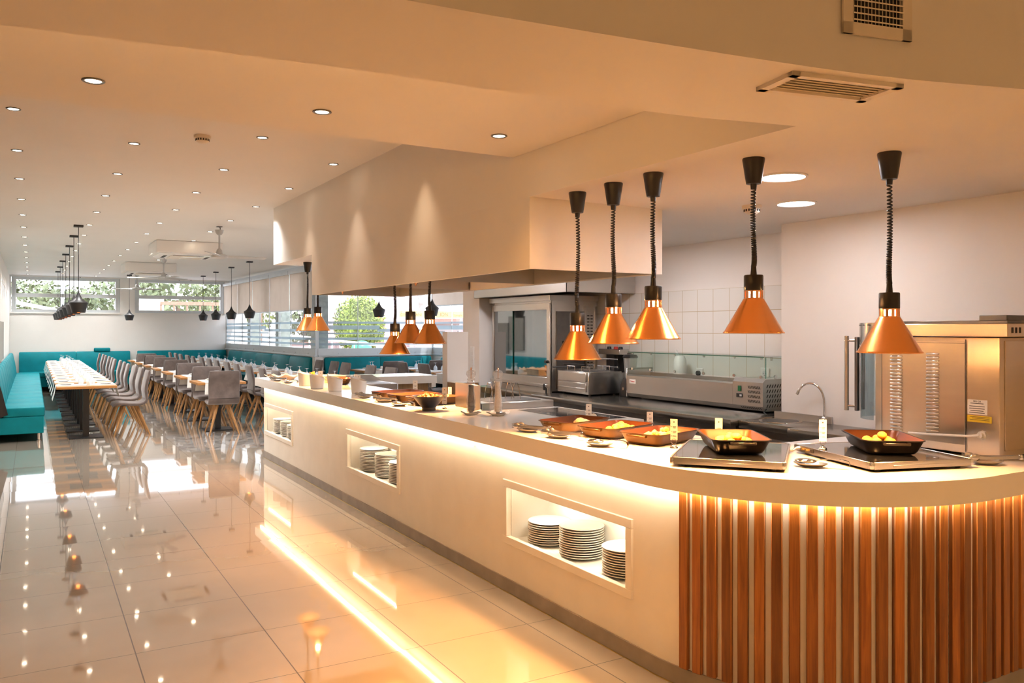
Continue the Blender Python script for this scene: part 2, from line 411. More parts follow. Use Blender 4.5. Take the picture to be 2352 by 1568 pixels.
def area(name, loc, power, col, sx, sy, rot=(0, 0, 0), portal=False, disk=False):
    l = bpy.data.lights.new(name, 'AREA'); l.energy = power; l.color = col; l.shape = 'DISK' if disk else 'RECTANGLE'; l.size = sx
    if not disk: l.size_y = sy
    o = bpy.data.objects.new(name, l); C.objects.link(o); o.location = loc; o.rotation_euler = rot; o['kind'] = 'helper'
    if portal: l.cycles.is_portal = True
    return o
SKY, SUN, EXPO, LOB = 2.6, 3.2, 0.92, 15.
# ---------------------------------------------------------------- the setting
HC, ZK, ZA, XS = 2.865, 2.242, 2.482, 2.30
YF, XL = 23.7, -.49
struct('floor', MB().box(-4.0, 9.5, -3.6, YF+.3, -.1, 0), 'floor')
# walls
struct('wall_left', MB().box(XL-.2, XL, 12.62, YF+.2, 0, HC+.02), 'wall')
struct('wall_lobby', MB().box(-3.9, -3.7, -3.5, 12.82, 0, HC+.3), 'wall')
struct('wall_lobby_return', MB().box(-3.7, XL-.2, 12.62, 12.82, 0, HC+.3), 'wall')
struct('wall_back', MB().box(-3.9, 5.1, -3.4, -3.2, 0, HC+.3), 'wall')
struct('wall_kitchen', MB().box(4.39, 5.1, -3.4, 3.89, 0, HC+.02), 'wall')
struct('wall_tiled', MB().box(4.75, 5.1, 3.89, 8.1, 0, 1.857), 'walltile')
struct('wall_over_tiles', MB().box(4.755, 5.1, 3.89, 8.1, 1.857, HC+.02), 'wall')
w = MB(); w.box(4.09, 4.75, 7.69, 8.07, 0, ZK); w.box(3.84, 4.09, 7.95, 8.07, 0, 1.50); w.box(4.75, 7.7, 8.07, 8.25, 0, HC)
struct('wall_kitchen_end', w, 'wall')
w = MB()
w.box(XL-.2, 5.2, YF, YF+.2, 0, 1.95); w.box(XL-.2, 5.2, YF, YF+.2, 2.83, HC+.02)
w.box(XL-.2, XL+.03, YF, YF+.2, 1.95, 2.83); w.box(1.975, 2.33, YF, YF+.2, 1.95, 2.83); w.box(4.60, 5.2, YF, YF+.2, 1.95, 2.83)
struct('wall_far', w, 'wall')
# glazed side: a wall line from (4.67, 23.7) to (4.92, 16.2), then along the terrace wing
GA, GB = Vector((4.67, YF, 0)), Vector((4.92, 16.2, 0))
gd = (GB-GA).normalized(); gn = Vector((gd.y, -gd.x, 0))     # along, and a normal
if gn.x > 0: gn = -gn                                      # gn points into the room
gang = math.atan2(gd.y, gd.x); GL = (GB-GA).length
def G(t, n, z): p = GA+gd*t+gn*n; return (p.x, p.y, z)
w = MB(); w.obox(G(GL/2, -.07, .485), (GL, .14, .97), gang); w.box(4.85, 7.6, 16.2, 16.34, 0, .97); w.box(7.46, 7.6, 8.2, 16.3, 0, .97)
struct('wall_window_low', w, 'wall')
w = MB(); w.box(4.86, 5.02, 16.1, 16.2, 0, .97); struct('wall_window_pier', w, 'wall')
w = MB(); w.obox(G(GL/2, -.10, 2.80), (GL+.2, .1, .16), gang); w.box(4.85, 7.6, 16.24, 16.36, 2.72, HC); w.box(7.5, 7.62, 8.2, 16.3, 2.72, HC)
struct('trim_window_head', w, 'alu')
# ceilings
struct('ceiling_dining', MB().box(-3.9, 5.2, 3.92, YF+.2, HC, HC+.15), 'ceil')
struct('ceiling_wing', MB().box(5.2, 7.7, 8.07, 16.4, HC, HC+.15), 'ceil')
struct('ceiling_lobby', MB().box(-3.9, 5.1, -3.4, 1.75, HC+.12, HC+.3), 'ceil')
struct('ceiling_recess', MB().box(-3.9, XS, 1.7, 3.92, ZA, HC+.15), 'ceil')
def catmull(pts, n=8):
    o = []
    p = [Vector((2*pts[0][0]-pts[1][0], 2*pts[0][1]-pts[1][1]))]+[Vector(q) for q in pts]+[Vector((2*pts[-1][0]-pts[-2][0], 2*pts[-1][1]-pts[-2][1]))]
    for i in range(1, len(p)-2):
        for k in range(n):
            t = k/n; a, b, c, d = p[i-1], p[i], p[i+1], p[i+2]
            o.append(.5*((2*b)+(c-a)*t+(2*a-5*b+4*c-d)*t*t+(3*b-a-3*c+d)*t**3))
    o.append(p[-2]); return [(q.x, q.y) for q in o]
near = catmull([(-3.7, 1.98), (-1.8, 1.86), (-.3, 1.72), (.69, 1.641), (.974, 1.615), (1.585, 1.541), (2.064, 1.4615), (2.528, 1.331), (3.3, 1.10), (4.39, .72)], 6)
far_ = catmull([(-3.7, 2.72), (-1.8, 2.45), (-.065, 2.25), (.671, 2.16), (1.727, 2.085), (2.305, 1.975), (3.2, 1.8), (4.39, 1.5)], 6)
farL = [p for p in far_ if p[0] < 2.30]+[(2.302, 1.975)]
# dropped curved band that runs on into the kitchen ceiling
struct('ceiling_band', MB().prism(near+[(4.39, 1.975), (2.302, 1.975)]+farL[::-1], ZK, HC+.2), 'ceil', smooth=20)
struct('ceiling_kitchen', MB().box(XS+.002, 4.80, 1.975, 9.17, ZK, HC), 'ceil')
# cove light tucked behind the band's inner edge
cv = MB(); cl_ = [p for p in farL if -3.0 < p[0] < 1.6]
cv.loft([[(p[0], p[1]+.004, 2.30), (p[0], p[1]+.008, 2.30), (p[0], p[1]+.008, 2.312), (p[0], p[1]+.004, 2.312)] for p in cl_])
tag(obj('cove_strip', cv, 'e_cove', smooth=0), 'warm light strip hidden on the inner face of the curved ceiling band', 'light strip')
# bulkhead over the counter that hides the extract hoods
w = MB(); y0, y1, x1, zl, t = 3.75, 7.72, 3.22, 1.857, .025
w.box(XS, XS+t, y0, y1, zl, ZK); w.box(XS+t, x1-t, y0, y0+t, zl, ZK); w.box(XS+t, x1-t, y1-t, y1, zl, ZK); w.box(x1-t, x1, y0, y1, zl, ZK)
struct('trim_bulkhead', w, 'wall')
# skirting along the dining walls
w = MB(); w.box(XL, XL+.012, 12.7, YF, 0, .08); w.box(XL, 4.6, YF-.012, YF, 0, .08)
struct('baseboard_dining', w, 'kick')
# far windows
def far_window(name, xa, xb):
    za, zb = 1.95, 2.83; m = (za+zb)/2-.02; f = .07
    o = MB(); y0, y1 = YF+.04, YF+.12
    o.box(xa, xb, y0, y1, za, za+f); o.box(xa, xb, y0, y1, zb-f, zb); o.box(xa, xa+f, y0, y1, za+f, zb-f); o.box(xb-f, xb, y0, y1, za+f, zb-f)
    o.box(xa+f, xb-f, y0-.02, y1-.001, m-.04, m+.05)
    for q in (xa+f, xb-f-.03):
        o.box(q, q+.03, y0-.02, y1, za+f, m-.04); o.box(q, q+.03, y0-.02, y1, m+.05, zb-f)
    fr = struct(name, o, 'alu')
    obj('pane', MB().box(xa+f, xb-f, YF+.075, YF+.082, za+f, m-.04).box(xa+f, xb-f, YF+.075, YF+.082, m+.05, zb-f), 'pane', fr)
    obj('sill', MB().box(xa-.02, xb+.02, YF-.03, YF+.04, za-.03, za), 'wall', fr)
    return fr
far_window('window_1', XL+.04, 1.97); far_window('window_2', 2.335, 4.595)
# side glazing
def glazing(name, P0, d, n, L, nsec, splits):
    """n points into the room"""
    ang = math.atan2(d.y, d.x)
    def g(t, k, z): q = P0+d*t+n*k; return (q.x, q.y, z)
    f = MB(); f.obox(g(L/2, 0, 1.06), (L, .06, .15), ang); f.obox(g(L/2, .035, .985), (L, .05, .03), ang, bev=.004)
    for i in range(nsec+1): f.obox(g(L*i/nsec, 0, 1.93), (.012, .02, 1.60), ang)
    for t in splits: f.obox(g(t, 0, 1.93), (.035, .04, 1.60), ang)
    for i in range(nsec): f.obox(g(L*(i+.5)/nsec, .034, 1.03), (.01, .01, .025), ang)
    o = struct(name, f, 'alu')
    obj('pane', MB().obox(g(L/2, 0, 1.93), (L, .008, 1.60), ang), 'pane', o)
    s = MB()
    for z, h, a, b in ((1.66, .045, 0, 1), (1.56, .085, .0, .52), (1.50, .06, .50, 1), (1.44, .03, .0, .55), (1.33, .05, 0, 1), (1.22, .045, 0, 1)):
        s.obox(g(L*(a+b)/2, .006, z), (L*(b-a), .002, h), ang)
    obj('frosted_stripes', s, 'frost', o)
    return o
glazing('window_3', GA+Vector((0, 0, 0)), gd, gn, GL, 9, (0, GL))
glazing('window_4', Vector((4.95, 16.22, 0)), Vector((1, 0, 0)), Vector((0, -1, 0)), 2.53, 3, (0, 2.53))
glazing('window_5', Vector((7.5, 16.2, 0)), Vector((0, -1, 0)), Vector((-1, 0, 0)), 8.0, 9, (0, 8.0))
def blind(label, c, L, ang, z0, z1):
    o = thing('roller_blind', label, 'blind', c, ang, 'beige roller blinds along the glazed wall')
    obj('fabric', MB().box(-L/2, L/2, -.002, .002, z0, z1), 'blind', o)
    obj('hem_bar', MB().box(-L/2, L/2, -.006, .006, z0-.012, z0+.012), 'alu', o)
    obj('cassette', MB().box(-L/2-.006, L/2+.006, -.035, .035, z1, z1+.075), 'alu', o)
for i in range(5):
    L = GL/5; blind('beige roller blind half lowered, %s from the dining room far wall' % ORD[i+1], G(L*(i+.5), .09, 0), L-.05, gang, 1.92, 2.70)
blind('beige roller blind on the terrace wing end wall beside its corner', (7.42, 14.9, 0), 2.4, PI/2, 2.02, 2.66)

# ---------------------------------------------------------------- ceiling fittings
def downlight_proto():
    o = thing('recessed_downlight', 'x', 'downlight')
    obj('bezel', MB().lathe([(.029, 0), (.040, 0), (.0415, -.003), (.038, -.006), (.031, -.005), (.028, .0)], closed=True, n=20), 'steeld', o)
    obj('lens', MB().lathe([(.029, -.003), (.015, -.0045), (.0, -.005)], n=16), 'e_down', o)
    return o
WARM = (1., .45, .13); NEUT = (1., .97, .95)
dl0 = downlight_proto(); used = [False]
def downlight(x, y, z, label, group, pw=9., ang=78, lit=True):
    col = WARM if y < 5 else (1., .74, .54) if y < 9 else NEUT
    if not used[0]: o = dl0; used[0] = True; o.location = (x, y, z); o['label'] = label; o['group'] = group
    else: o = dup(dl0, (x, y, z), 0, label, group)
    if lit: spot('downlight_beam', (x, y, z-.012), pw, col, ang, 1., .03)
cols = {-.10: 'sofa wall column', .63: 'second column from the sofa wall', 1.38: 'third column from the sofa wall', 2.10: 'column beside the bulkhead'}
for x, cn in cols.items():
    ys = [4.47+1.335*k for k in range(15)] if x in (-.10, 1.38) else [5.12+1.335*k for k in range(14)]
    if x == -.10 or x == 1.38: ys = [y for y in ys if y > 5.5]
    k = 0
    for y in ys:
        if x == 1.38 and 13.2 < y < 14.3: pass
        if 1.55 < x < 2.55 and (13.2 < y < 14.25 or 17.85 < y < 18.85): continue
        if abs(x-2.1) < .01 and y < 5.5: spot('downlight_beam', (x, y, HC-.012), 15, (1., .72, .45), 66, 1., .03); continue
        k += 1
        downlight(x, y, HC, 'recessed downlight, %s from the buffet in the %s' % (ORD[k] if k < 17 else 'last', cn), 'recessed downlights in the dining ceiling', 15. if x == 2.1 and y < 9 else (14. if y < 9 else 55.), 66 if y < 9 else 120, not (1.3 < x < 2.3 and 12.2 < y < 13.3))
for k, x in enumerate((.20, 1.09, 1.976)):
    downlight(x, 3.509, ZA, 'warm recessed downlight in the lowered ceiling strip, %s towards the heat lamps' % ORD[k+1], 'downlights in the lowered ceiling strip', 16., 110)
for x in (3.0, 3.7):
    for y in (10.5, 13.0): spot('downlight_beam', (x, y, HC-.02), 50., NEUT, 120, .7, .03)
def smoke(loc, label):
    o = thing('smoke_detector', label, 'smoke detector', loc)
    obj('housing', MB().lathe([(.0, 0), (.056, 0), (.056, -.018), (.045, -.02), (.043, -.038), (.025, -.05), (0, -.052)], n=24), 'grille', o)
    v = MB()
    for i in range(16): v.obox((.0445*math.cos(i*PI/8), .0445*math.sin(i*PI/8), -.029), (.003, .009, .013), i*PI/8)
    obj('vent_slots', v, 'vent', o)
smoke((1.012, 5.969, HC), 'cream smoke detector on the dining ceiling beside the lowered strip')
smoke((3.568, 3.377, ZK), 'white smoke detector on the kitchen ceiling behind a heat lamp cord')
def disc(loc, label):
    o = thing('round_ceiling_light', label, 'ceiling light', loc, 0, 'round panel lights on the kitchen ceiling')
    obj('rim', MB().lathe([(.10, 0), (.112, 0), (.112, -.006), (.10, -.008)], closed=True, n=40), 'white', o)
    obj('diffuser', MB().lathe([(0, -.003), (.10, -.004), (.10, -.001), (0, -.001)], n=40), 'e_disc', o)
    area('round_panel_beam', (loc[0], loc[1], loc[2]-.02), 9. if loc[1] > 4 else 3.5, (1., .93, .94), .2, .2, disk=True)
disc((3.008, 2.658, ZK), 'round white panel light beside the cord of the fourth heat lamp')
disc((3.75, 5.0, ZK), 'added unseen panel light brightening the tiled wall, over the chiller')  # added panel light, out of view behind the bulkhead, brightens the tiled wall
disc((3.60, 6.6, ZK), 'added unseen panel light brightening the kitchen, over the glazed oven front')  # second added panel light, also hidden by the bulkhead, lifts the kitchen brightness
disc((3.708, 3.182, ZK), 'round white panel light closer to the tiled kitchen wall')
# air grilles
o = thing('ceiling_grille', 'cream slatted air grille set in the curved lowered ceiling band', 'air grille', (2.003, 1.597, ZK), -.20)
f = MB(); W, D = .385, .165
f.box(-W/2, W/2, -D/2, -D/2+.022, -.012, 0); f.box(-W/2, W/2, D/2-.022, D/2, -.012, 0); f.box(-W/2, -W/2+.028, -D/2, D/2, -.012, 0); f.box(W/2-.028, W/2, -D/2, D/2, -.012, 0)
obj('frame', f, 'grille', o)
s = MB()
for i in range(6): s.obox((0, -.05+.02*i, -.005), (W-.056, .010, .003), 0, .5)
obj('louvre_blades', s, 'grille', o); obj('duct_backing', MB().box(-W/2+.02, W/2-.02, -D/2+.02, D/2-.02, -.0015, -.0005), 'grille', o)
o = thing('fascia_grille', 'dark air grille with white frame in the upright bulkhead face', 'air grille', (2.03, 1.463, 2.495), -.21)
f = MB(); W, Hh, t = .235, .30, .032
f.box(-W/2, W/2, -.008, 0, -Hh/2, -Hh/2+t); f.box(-W/2, W/2, -.008, 0, Hh/2-t, Hh/2); f.box(-W/2, -W/2+t, -.008, 0, -Hh/2, Hh/2); f.box(W/2-t, W/2, -.008, 0, -Hh/2, Hh/2)
obj('frame', f, 'grille', o); obj('duct_backing', MB().box(-W/2+t, W/2-t, -.001, 0, -Hh/2+t, Hh/2-t), 'vent', o)
s = MB(); n = 13
for i in range(n): s.obox((0, -.006, -Hh/2+t+(Hh-2*t)*(i+.5)/n), (W-2*t, .010, .0035), 0, .4)
for i in range(14): s.box(-W/2+t+(W-2*t)*(i+.5)/14-.0008, -W/2+t+(W-2*t)*(i+.5)/14+.0008, -.004, -.002, -Hh/2+t, Hh/2-t)
obj('louvre_blades', s, 'grille', o)

# ---------------------------------------------------------------- buffet counter
CX, CY, RS, RB = 3.30, 2.85, 1.0, .905
def arc(r, a0, a1, n): return [(CX+r*math.cos(a0+(a1-a0)*i/n), CY+r*math.sin(a0+(a1-a0)*i/n)) for i in range(n+1)]
outer = [(XS, 10.05)]+arc(RS, PI, 1.5*PI, 40)+[(4.385, 1.85)]
inner = [(4.385, 2.94), (3.15, 2.94), (3.15, 4.15), (3.41, 4.15), (3.41, 5.17), (2.775, 5.17), (2.775, 5.62), (3.0, 5.62), (3.0, 9.41), (4.40, 9.41), (4.40, 10.05)]
top = thing('counter_worktop', 'white polished stone worktop of the curved buffet counter', 'worktop', (0, 0, 0))
mb = MB(); mb.prism(outer+inner, .855, .95)
obj('stone_slab', mb, 'slab', top, smooth=25)
base = thing('buffet_counter', 'cream buffet counter with lit plate niches and oak slatted curved end', 'counter', (0, 0, 0))
# front panel with three openings
NI = [(2.99, 4.19), (5.77, 6.985), (8.72, 9.95)]
XB = 2.395; Z0, Z1, Zt = .285, .655, .855
w = MB(); ys = [2.85]+[v for a, b in NI for v in (a+.041, b-.041)]+[9.99]
for i in range(0, len(ys), 2): w.box(XB, XB+.02, ys[i], ys[i+1], 0, Zt)
for a, b in NI: w.box(XB, XB+.02, a+.041, b-.041, 0, Z0+.038); w.box(XB, XB+.02, a+.041, b-.041, Z1-.038, Zt)
w.box(XB+.02, 3.0, 9.97, 9.99, 0, Zt); w.box(3.0, 4.32, 9.97, 9.99, 0, Zt)
a_ = arc(RB, PI, 1.5*PI, 36); b_ = arc(RB-.02, PI, 1.5*PI, 36)
w.prism(a_+[(4.385, CY-RB), (4.385, CY-RB+.02)]+b_[::-1], 0, Zt)
obj('front_panel', w, 'body', base, smooth=25)
obj('back_panel', MB().box(2.96, 2.975, 5.62, 9.6, 0, .855).box(3.12, 3.135, 2.96, 5.15, 0, .855).box(3.13, 4.38, 2.90, 2.915, 0, .855), 'steelh', base)
k = MB(); k.box(XB-.008, XB, 2.85, 9.99, 0, .08); ao = arc(RB+.008, PI, 1.5*PI, 36); k.prism(ao+[(4.385, CY-RB-.008), (4.385, CY-RB)]+a_[::-1], 0, .08)
obj('kickboard', k, 'kick', base, smooth=25)
kb = MB(); kb.box(XB-.011, XB-.008, 2.85, 9.99, 0, .003); ag = arc(RB+.011, PI, 1.5*PI, 36); kb.prism(ag+ao[::-1], 0, .003)
obj('brass_edge_strip', kb, 'gold', base)
for i, (a, b) in enumerate(NI):
    f = MB(); x0, x1 = XB-.013, XB+.02
    f.box(x0, x1, a, b, Z0, Z0+.043, .002, 1); f.box(x0, x1, a, b, Z1-.043, Z1, .002, 1)
    f.box(x0, x1, a, a+.045, Z0+.0435, Z1-.0435, .002, 1); f.box(x0, x1, b-.045, b, Z0+.0435, Z1-.0435, .002, 1)
    nf = obj('niche_frame', f, 'body', base)
    l = MB(); ya, yb, za, zb, xb = a+.046, b-.046, Z0+.025, Z1-.044, 2.675
    l.box(xb, xb+.01, ya, yb, za, zb); l.box(XB+.021, xb, ya-.01, ya, za, zb); l.box(XB+.021, xb, yb, yb+.01, za, zb)
    l.box(XB+.021, xb, ya, yb, za-.01, za); l.box(XB+.021, xb, ya, yb, zb, zb+.01)
    obj('niche_lining', l, 'niche', nf)
    obj('niche_light_strip', MB().box(XB+.03, XB+.036, ya+.03, yb-.03, zb-.006, zb-.0005), 'e_niche', nf)
    for q in (.25, .75): spot('niche_beam', (XB+.06, yb-(yb-ya)*(1-q)*1.0, zb-.012), 3.6, (1., .84, .62), 150, .8, .04, (2.66, ya+(yb-ya)*q, za))
# oak slats round the curved end: one cladding
s = MB(); ang0 = PI+math.asin((2.85-2.66)/RB); dl = .0655
n = int((1.5*PI-ang0)*RB/dl)
for i in range(n+1):
    a = ang0+i*dl/RB
    if a > 1.5*PI: break
    zj = R.uniform(-.004, .004)
    s.obox((CX+(RB+.011)*math.cos(a), CY+(RB+.011)*math.sin(a), .468+zj), (.022, .043, .765), a, bev=.003, seg=1)
x = CX+.03
while x < 4.36:
    s.obox((x, CY-RB-.011, .468), (.022, .043, .765), -PI/2, bev=.003, seg=1); x += dl
obj('slat_cladding', s, 'slatw', base)
# led strip tucked under the overhang
def led(off): return [(XS+off, 10.0)]+arc(RS-off, PI, 1.5*PI, 40)+[(4.38, 1.85+off)]
l = MB(); pa, pb = led(.050), led(.062)
l.loft([[(p[0], p[1], .8545), (q[0], q[1], .8545), (q[0], q[1], .851), (p[0], p[1], .851)] for p, q in zip(pa, pb)])
obj('led_strip', l, 'e_led', base, smooth=0)
for y in (5.62, 4.56):
    obj('cable_clip', MB().box(XB-.03, XB, y-.03, y+.03, .845, .855, .004, 1).box(XB-.012, XB, y-.008, y+.008, .80, .825), 'body', base)
obj('end_panel_wood', MB().box(3.0, 4.32, 9.50, 9.52, 0, .85), 'panelw', base)
obj('far_arm_leg', MB().box(4.33, 4.39, 9.42, 9.50, .80, .855), 'slab', base)

# plates in the niches
pl0 = [None]
def plate(x, y, z, label, group, r=.122):
    if pl0[0] is None:
        o = obj('plate', MB().lathe([(0, .004), (.055, .004), (.06, 0), (.068, 0), (.07, .004), (.105, .013), (.121, .019), (.122, .021), (.120, .0225), (.10, .019), (.06, .016), (0, .0155)], n=40), 'porc')
        pl0[0] = o; o['category'] = 'plate'
    else: o = pl0[0].copy(); C.objects.link(o)
    o.location = (x, y, z); o['label'] = label; o['group'] = group
stacks = [((2.548, 3.94), 10, 0), ((2.548, 3.62), 13, 0), ((2.548, 3.235), 11, 0), ((2.548, 6.72), 15, 1), ((2.548, 6.37), 15, 1), ((2.548, 6.06), 13, 1), ((2.548, 9.67), 13, 2), ((2.548, 9.36), 13, 2), ((2.548, 9.08), 12, 2)]
nn = ('niche beside the oak slats', 'middle niche', 'niche at the dining end')
for si, ((x, y), n, ni) in enumerate(stacks):
    for k in range(n):
        plate(x+R.uniform(-.003, .003), y+R.uniform(-.003, .003), Z0+.0255+k*.0125, 'white plate, %s down in the %s stack, %s' % (ORD[n-k], ('far', 'centre', 'near')[si % 3], nn[ni]), 'stacked plates in the %s' % nn[ni])
# ---------------------------------------------------------------- heat lamps
def cord_mesh(z0, z1, turns, r=.0085, w=.0036, amp=0., pulls=1.6):
    pts = []; n = int(turns*11)
    for i in range(n+1):
        t = i/n; a = 2*PI*turns*t
        zt = t**pulls if pulls != 1 else t
        z = z1-(z1-z0)*(1-(1-t)**pulls)
        bx = amp*math.sin(PI*2*t)
        pts.append((bx+r*math.cos(a), r*math.sin(a), z))
    return MB().tube(pts, w, 5)
shade_protos = {}
def heat_lamp(x, y, zc, zb, label, turns):
    """zc: ceiling height, zb: height of the shade's rim"""
    o = thing('heat_lamp', label, 'heat lamp', (x, y, zb), R.uniform(0, 6), 'copper heat lamps over the buffet counter')
    H0 = zc-zb
    if 'shade' not in shade_protos:
        p = shade_protos
        p['shade'] = MB().lathe([(.1235, -.002), (.1245, 0), (.1235, .003), (.119, .006), (.042, .140), (.0385, .143)], closed=False, n=56)
        # open at both ends: drop the caps
        bm = p['shade'].bm
        for f in [f for f in bm.faces if len(f.verts) > 6]: bm.faces.remove(f)
        p['shade'] = p['shade'].mesh('shade', M['copper'], 60)
        l = MB().lathe([(.1225, -.001), (.117, .005), (.041, .137)], n=48)
        for f in [f for f in l.bm.faces if len(f.verts) > 6]: l.bm.faces.remove(f)
        p['lining'] = l.mesh('shade_lining', M['lining'], 60)
        c = MB()
        for i in range(11):
            a = 2*PI*i/11; c.obox((.037*math.cos(a), .037*math.sin(a), .159), (.003, .0125, .034), a)
        c.lathe([(.0355, .142), (.0395, .142), (.0395, .146), (.0355, .146)], closed=True, n=32)
        c.lathe([(.0355, .171), (.0395, .171), (.0395, .176), (.0355, .176)], closed=True, n=32)
        p['collar'] = c.mesh('vented_collar', M['coppol'])
        p['socket'] = MB().lathe([(0, .176), (.0385, .176), (.0395, .179), (.0395, .236), (.037, .240), (0, .240)], n=36).mesh('socket', M['black'])
        p['grip'] = MB().lathe([(0, .240), (.0135, .240), (.0115, .262), (.0105, .279), (0, .279)], n=16).mesh('cord_grip', M['black'])
        p['bulb'] = MB().lathe([(0, .075), (.022, .079), (.033, .094), (.034, .11), (.024, .128), (0, .130)], n=20).mesh('bulb', M['e_bulb'])
        p['neck'] = MB().lathe([(0, .131), (.019, .131), (.019, .174), (0, .174)], n=20).mesh('bulb_neck', M['e_neck'])
        p['canopy'] = MB().lathe([(0, 0), (.045, 0), (.046, -.006), (.0405, -.04), (.034, -.085), (.030, -.106), (.0, -.108)], n=32).lathe([(0, -.108), (.0135, -.108), (.012, -.128), (0, -.128)], n=14).mesh('ceiling_canopy', M['black'])
        p['loop'] = MB()
    for nm, key in (('shade', 'shade'), ('shade_lining', 'lining'), ('vented_collar', 'collar'), ('socket', 'socket'), ('cord_grip', 'grip'), ('bulb', 'bulb'), ('bulb_neck', 'neck')):
        c = bpy.data.objects.new(nm, shade_protos[key]); C.objects.link(c); c.parent = o
    c = bpy.data.objects.new('ceiling_canopy', shade_protos['canopy']); C.objects.link(c); c.parent = o; c.location = (0, 0, H0)
    obj('coiled_cord', cord_mesh(.277, H0-.126, turns, amp=.004), 'black', o)
    spot('heat_lamp_beam', (x, y, zb+.07), 80., (1., .45, .14), 114, .4, .03)
    return o
W5 = ['nearest-oak-slats']
heat_lamp(2.443, 3.509, ZK, 1.378, 'copper heat lamp in front of the dark oven side, lowest of the front three', 46)
heat_lamp(2.441, 3.201, ZK, 1.464, 'copper heat lamp between the lowest one and the tiled wall one', 42)
heat_lamp(2.440, 2.903, ZK, 1.489, 'copper heat lamp hanging in front of the white tiled wall edge', 40)
heat_lamp(2.588, 2.440, ZK, 1.518, 'large copper heat lamp above the roasting pan on the first hotplate', 39)
heat_lamp(2.976, 2.086, ZK, 1.440, 'copper heat lamp in front of the steel rotisserie cabinet', 42)
heat_lamp(2.493, 6.118, ZK, 1.336, 'copper heat lamp under the hood, lowest of the middle three', 46)
heat_lamp(2.505, 5.833, ZK, 1.427, 'copper heat lamp under the hood, centre one of the middle three', 42)
heat_lamp(2.523, 5.521, ZK, 1.428, 'copper heat lamp under the hood closest to the white wall ledge', 42)
heat_lamp(2.526, 8.635, ZK, 1.515, 'copper heat lamp at the dining end with its ceiling canopy showing', 36)
heat_lamp(2.491, 8.157, ZK, 1.516, 'copper heat lamp at the dining end just below the bulkhead', 36)

# ---------------------------------------------------------------- pans and food
def pan(loc, rz, outm, label, L=.40, Wd=.265, Hh=.062):
    o = thing('roasting_pan', label, 'roasting pan', loc, rz, 'roasting pans on the buffet counter')
    def ring(l, w, z, r): return [(x, y, z) for x, y in rrect(l, w, r, 5)]
    b = MB().loft([ring(L-.10, Wd-.10, .002, .03), ring(L-.07, Wd-.07, .004, .035), ring(L-.05, Wd-.05, .016, .04), ring(L-.012, Wd-.012, Hh-.006, .045), ring(L, Wd, Hh-.004, .047), ring(L, Wd, Hh, .047), ring(L-.014, Wd-.014, Hh, .042)], cap=True)
    fs = [f for f in b.bm.faces if len(f.verts) > 8 and f.calc_center_median().z > Hh/2]
    for f in fs: b.bm.faces.remove(f)
    obj('pan_body', b, outm, o, smooth=50)
    i = MB().loft([ring(L-.015, Wd-.015, Hh-.0005, .042), ring(L-.03, Wd-.03, Hh-.012, .04), ring(L-.06, Wd-.06, .018, .035), ring(L-.085, Wd-.085, .008, .03)], cap=True)
    for f in [f for f in i.bm.faces if len(f.verts) > 8 and f.calc_center_median().z > Hh/2]: i.bm.faces.remove(f)
    obj('pan_interior', i, 'panin', o, smooth=50)
    for s in (-1, 1):
        h = MB(); x = s*(L/2)
        h.obox((x+s*.012, 0, Hh-.014), (.006, .11, .012), 0, bev=.002, seg=1); h.obox((x+s*.004, .05, Hh-.012), (.02, .012, .010), 0); h.obox((x+s*.004, -.05, Hh-.012), (.02, .012, .010), 0)
        obj('handle', h, outm, o)
    return o
def food(kind, loc, rz, label, nb, mat, ext, r, seed, h=.02):
    rr = random.Random(seed); b = MB()
    for i in range(nb):
        a, q = rr.uniform(0, 2*PI), math.sqrt(rr.random())
        x, y = ext[0]*q*math.cos(a), ext[1]*q*math.sin(a)
        b.ball((x, y, r*.8+h*(1-q)*rr.random()), r*rr.uniform(.8, 1.2), 2 if nb < 60 else 1, (rr.uniform(.9, 1.3), rr.uniform(.8, 1.1), rr.uniform(.6, .9)))
    o = obj(kind, b, mat, None, loc, rz); tag(o, label, 'food'); return o
ST = .951
pan((2.716, 3.93, ST), math.radians(18), 'panout', 'bronze roasting pan with one pale chicken piece, below the lowest front lamp')
food('chicken_piece', (2.78, 3.96, ST+.009), .2, 'last pale chicken pieces lying in the bronze pan beside the cooktop', 6, 'meat', (.055, .035), .026, 3, .03)
pan((2.76, 3.596, ST), math.radians(15.5), 'panout', 'bronze roasting pan with a few yellow pieces, middle of three side by side')
food('vegetable_bake', (2.80, 3.60, ST+.009), .2, 'low heap of yellow baked vegetables in the middle bronze pan', 34, 'food', (.11, .065), .019, 5, .045)
pan((2.797, 3.275, ST), math.radians(15.5), 'panout', 'bronze roasting pan full of small yellow potatoes beside the first hotplate')
food('baby_potatoes', (2.82, 3.285, ST+.009), .27, 'heap of small yellow potatoes in the bronze pan beside the hotplate', 110, 'potato', (.145, .088), .0165, 8, .062)['kind'] = 'stuff'
pan((2.735, 2.704, .991), math.radians(57), 'panblk', 'black roasting pan with copper inside on the first hotplate', Hh=.066)
food('chicken_bake', (2.735, 2.704, 1.0), math.radians(57), 'baked golden pieces in the black pan on the first hotplate', 34, 'food', (.13, .075), .022, 11, .04)
pan((3.30, 2.352, .991), math.radians(52), 'panblk', 'black roasting pan with copper inside on the hotplate by the rotisserie', Hh=.066)
food('meat_bake', (3.30, 2.352, 1.0), math.radians(52), 'baked golden pieces in the black pan by the steel rotisserie', 34, 'food', (.13, .075), .022, 14, .04)
pan((2.655, 6.46, ST), math.radians(8), 'panout', 'empty bronze roasting pan under the middle lamps, closest to the white pots')
pan((2.665, 6.13, ST), math.radians(8), 'panout', 'empty bronze roasting pan under the middle lamps, second from the white pots')
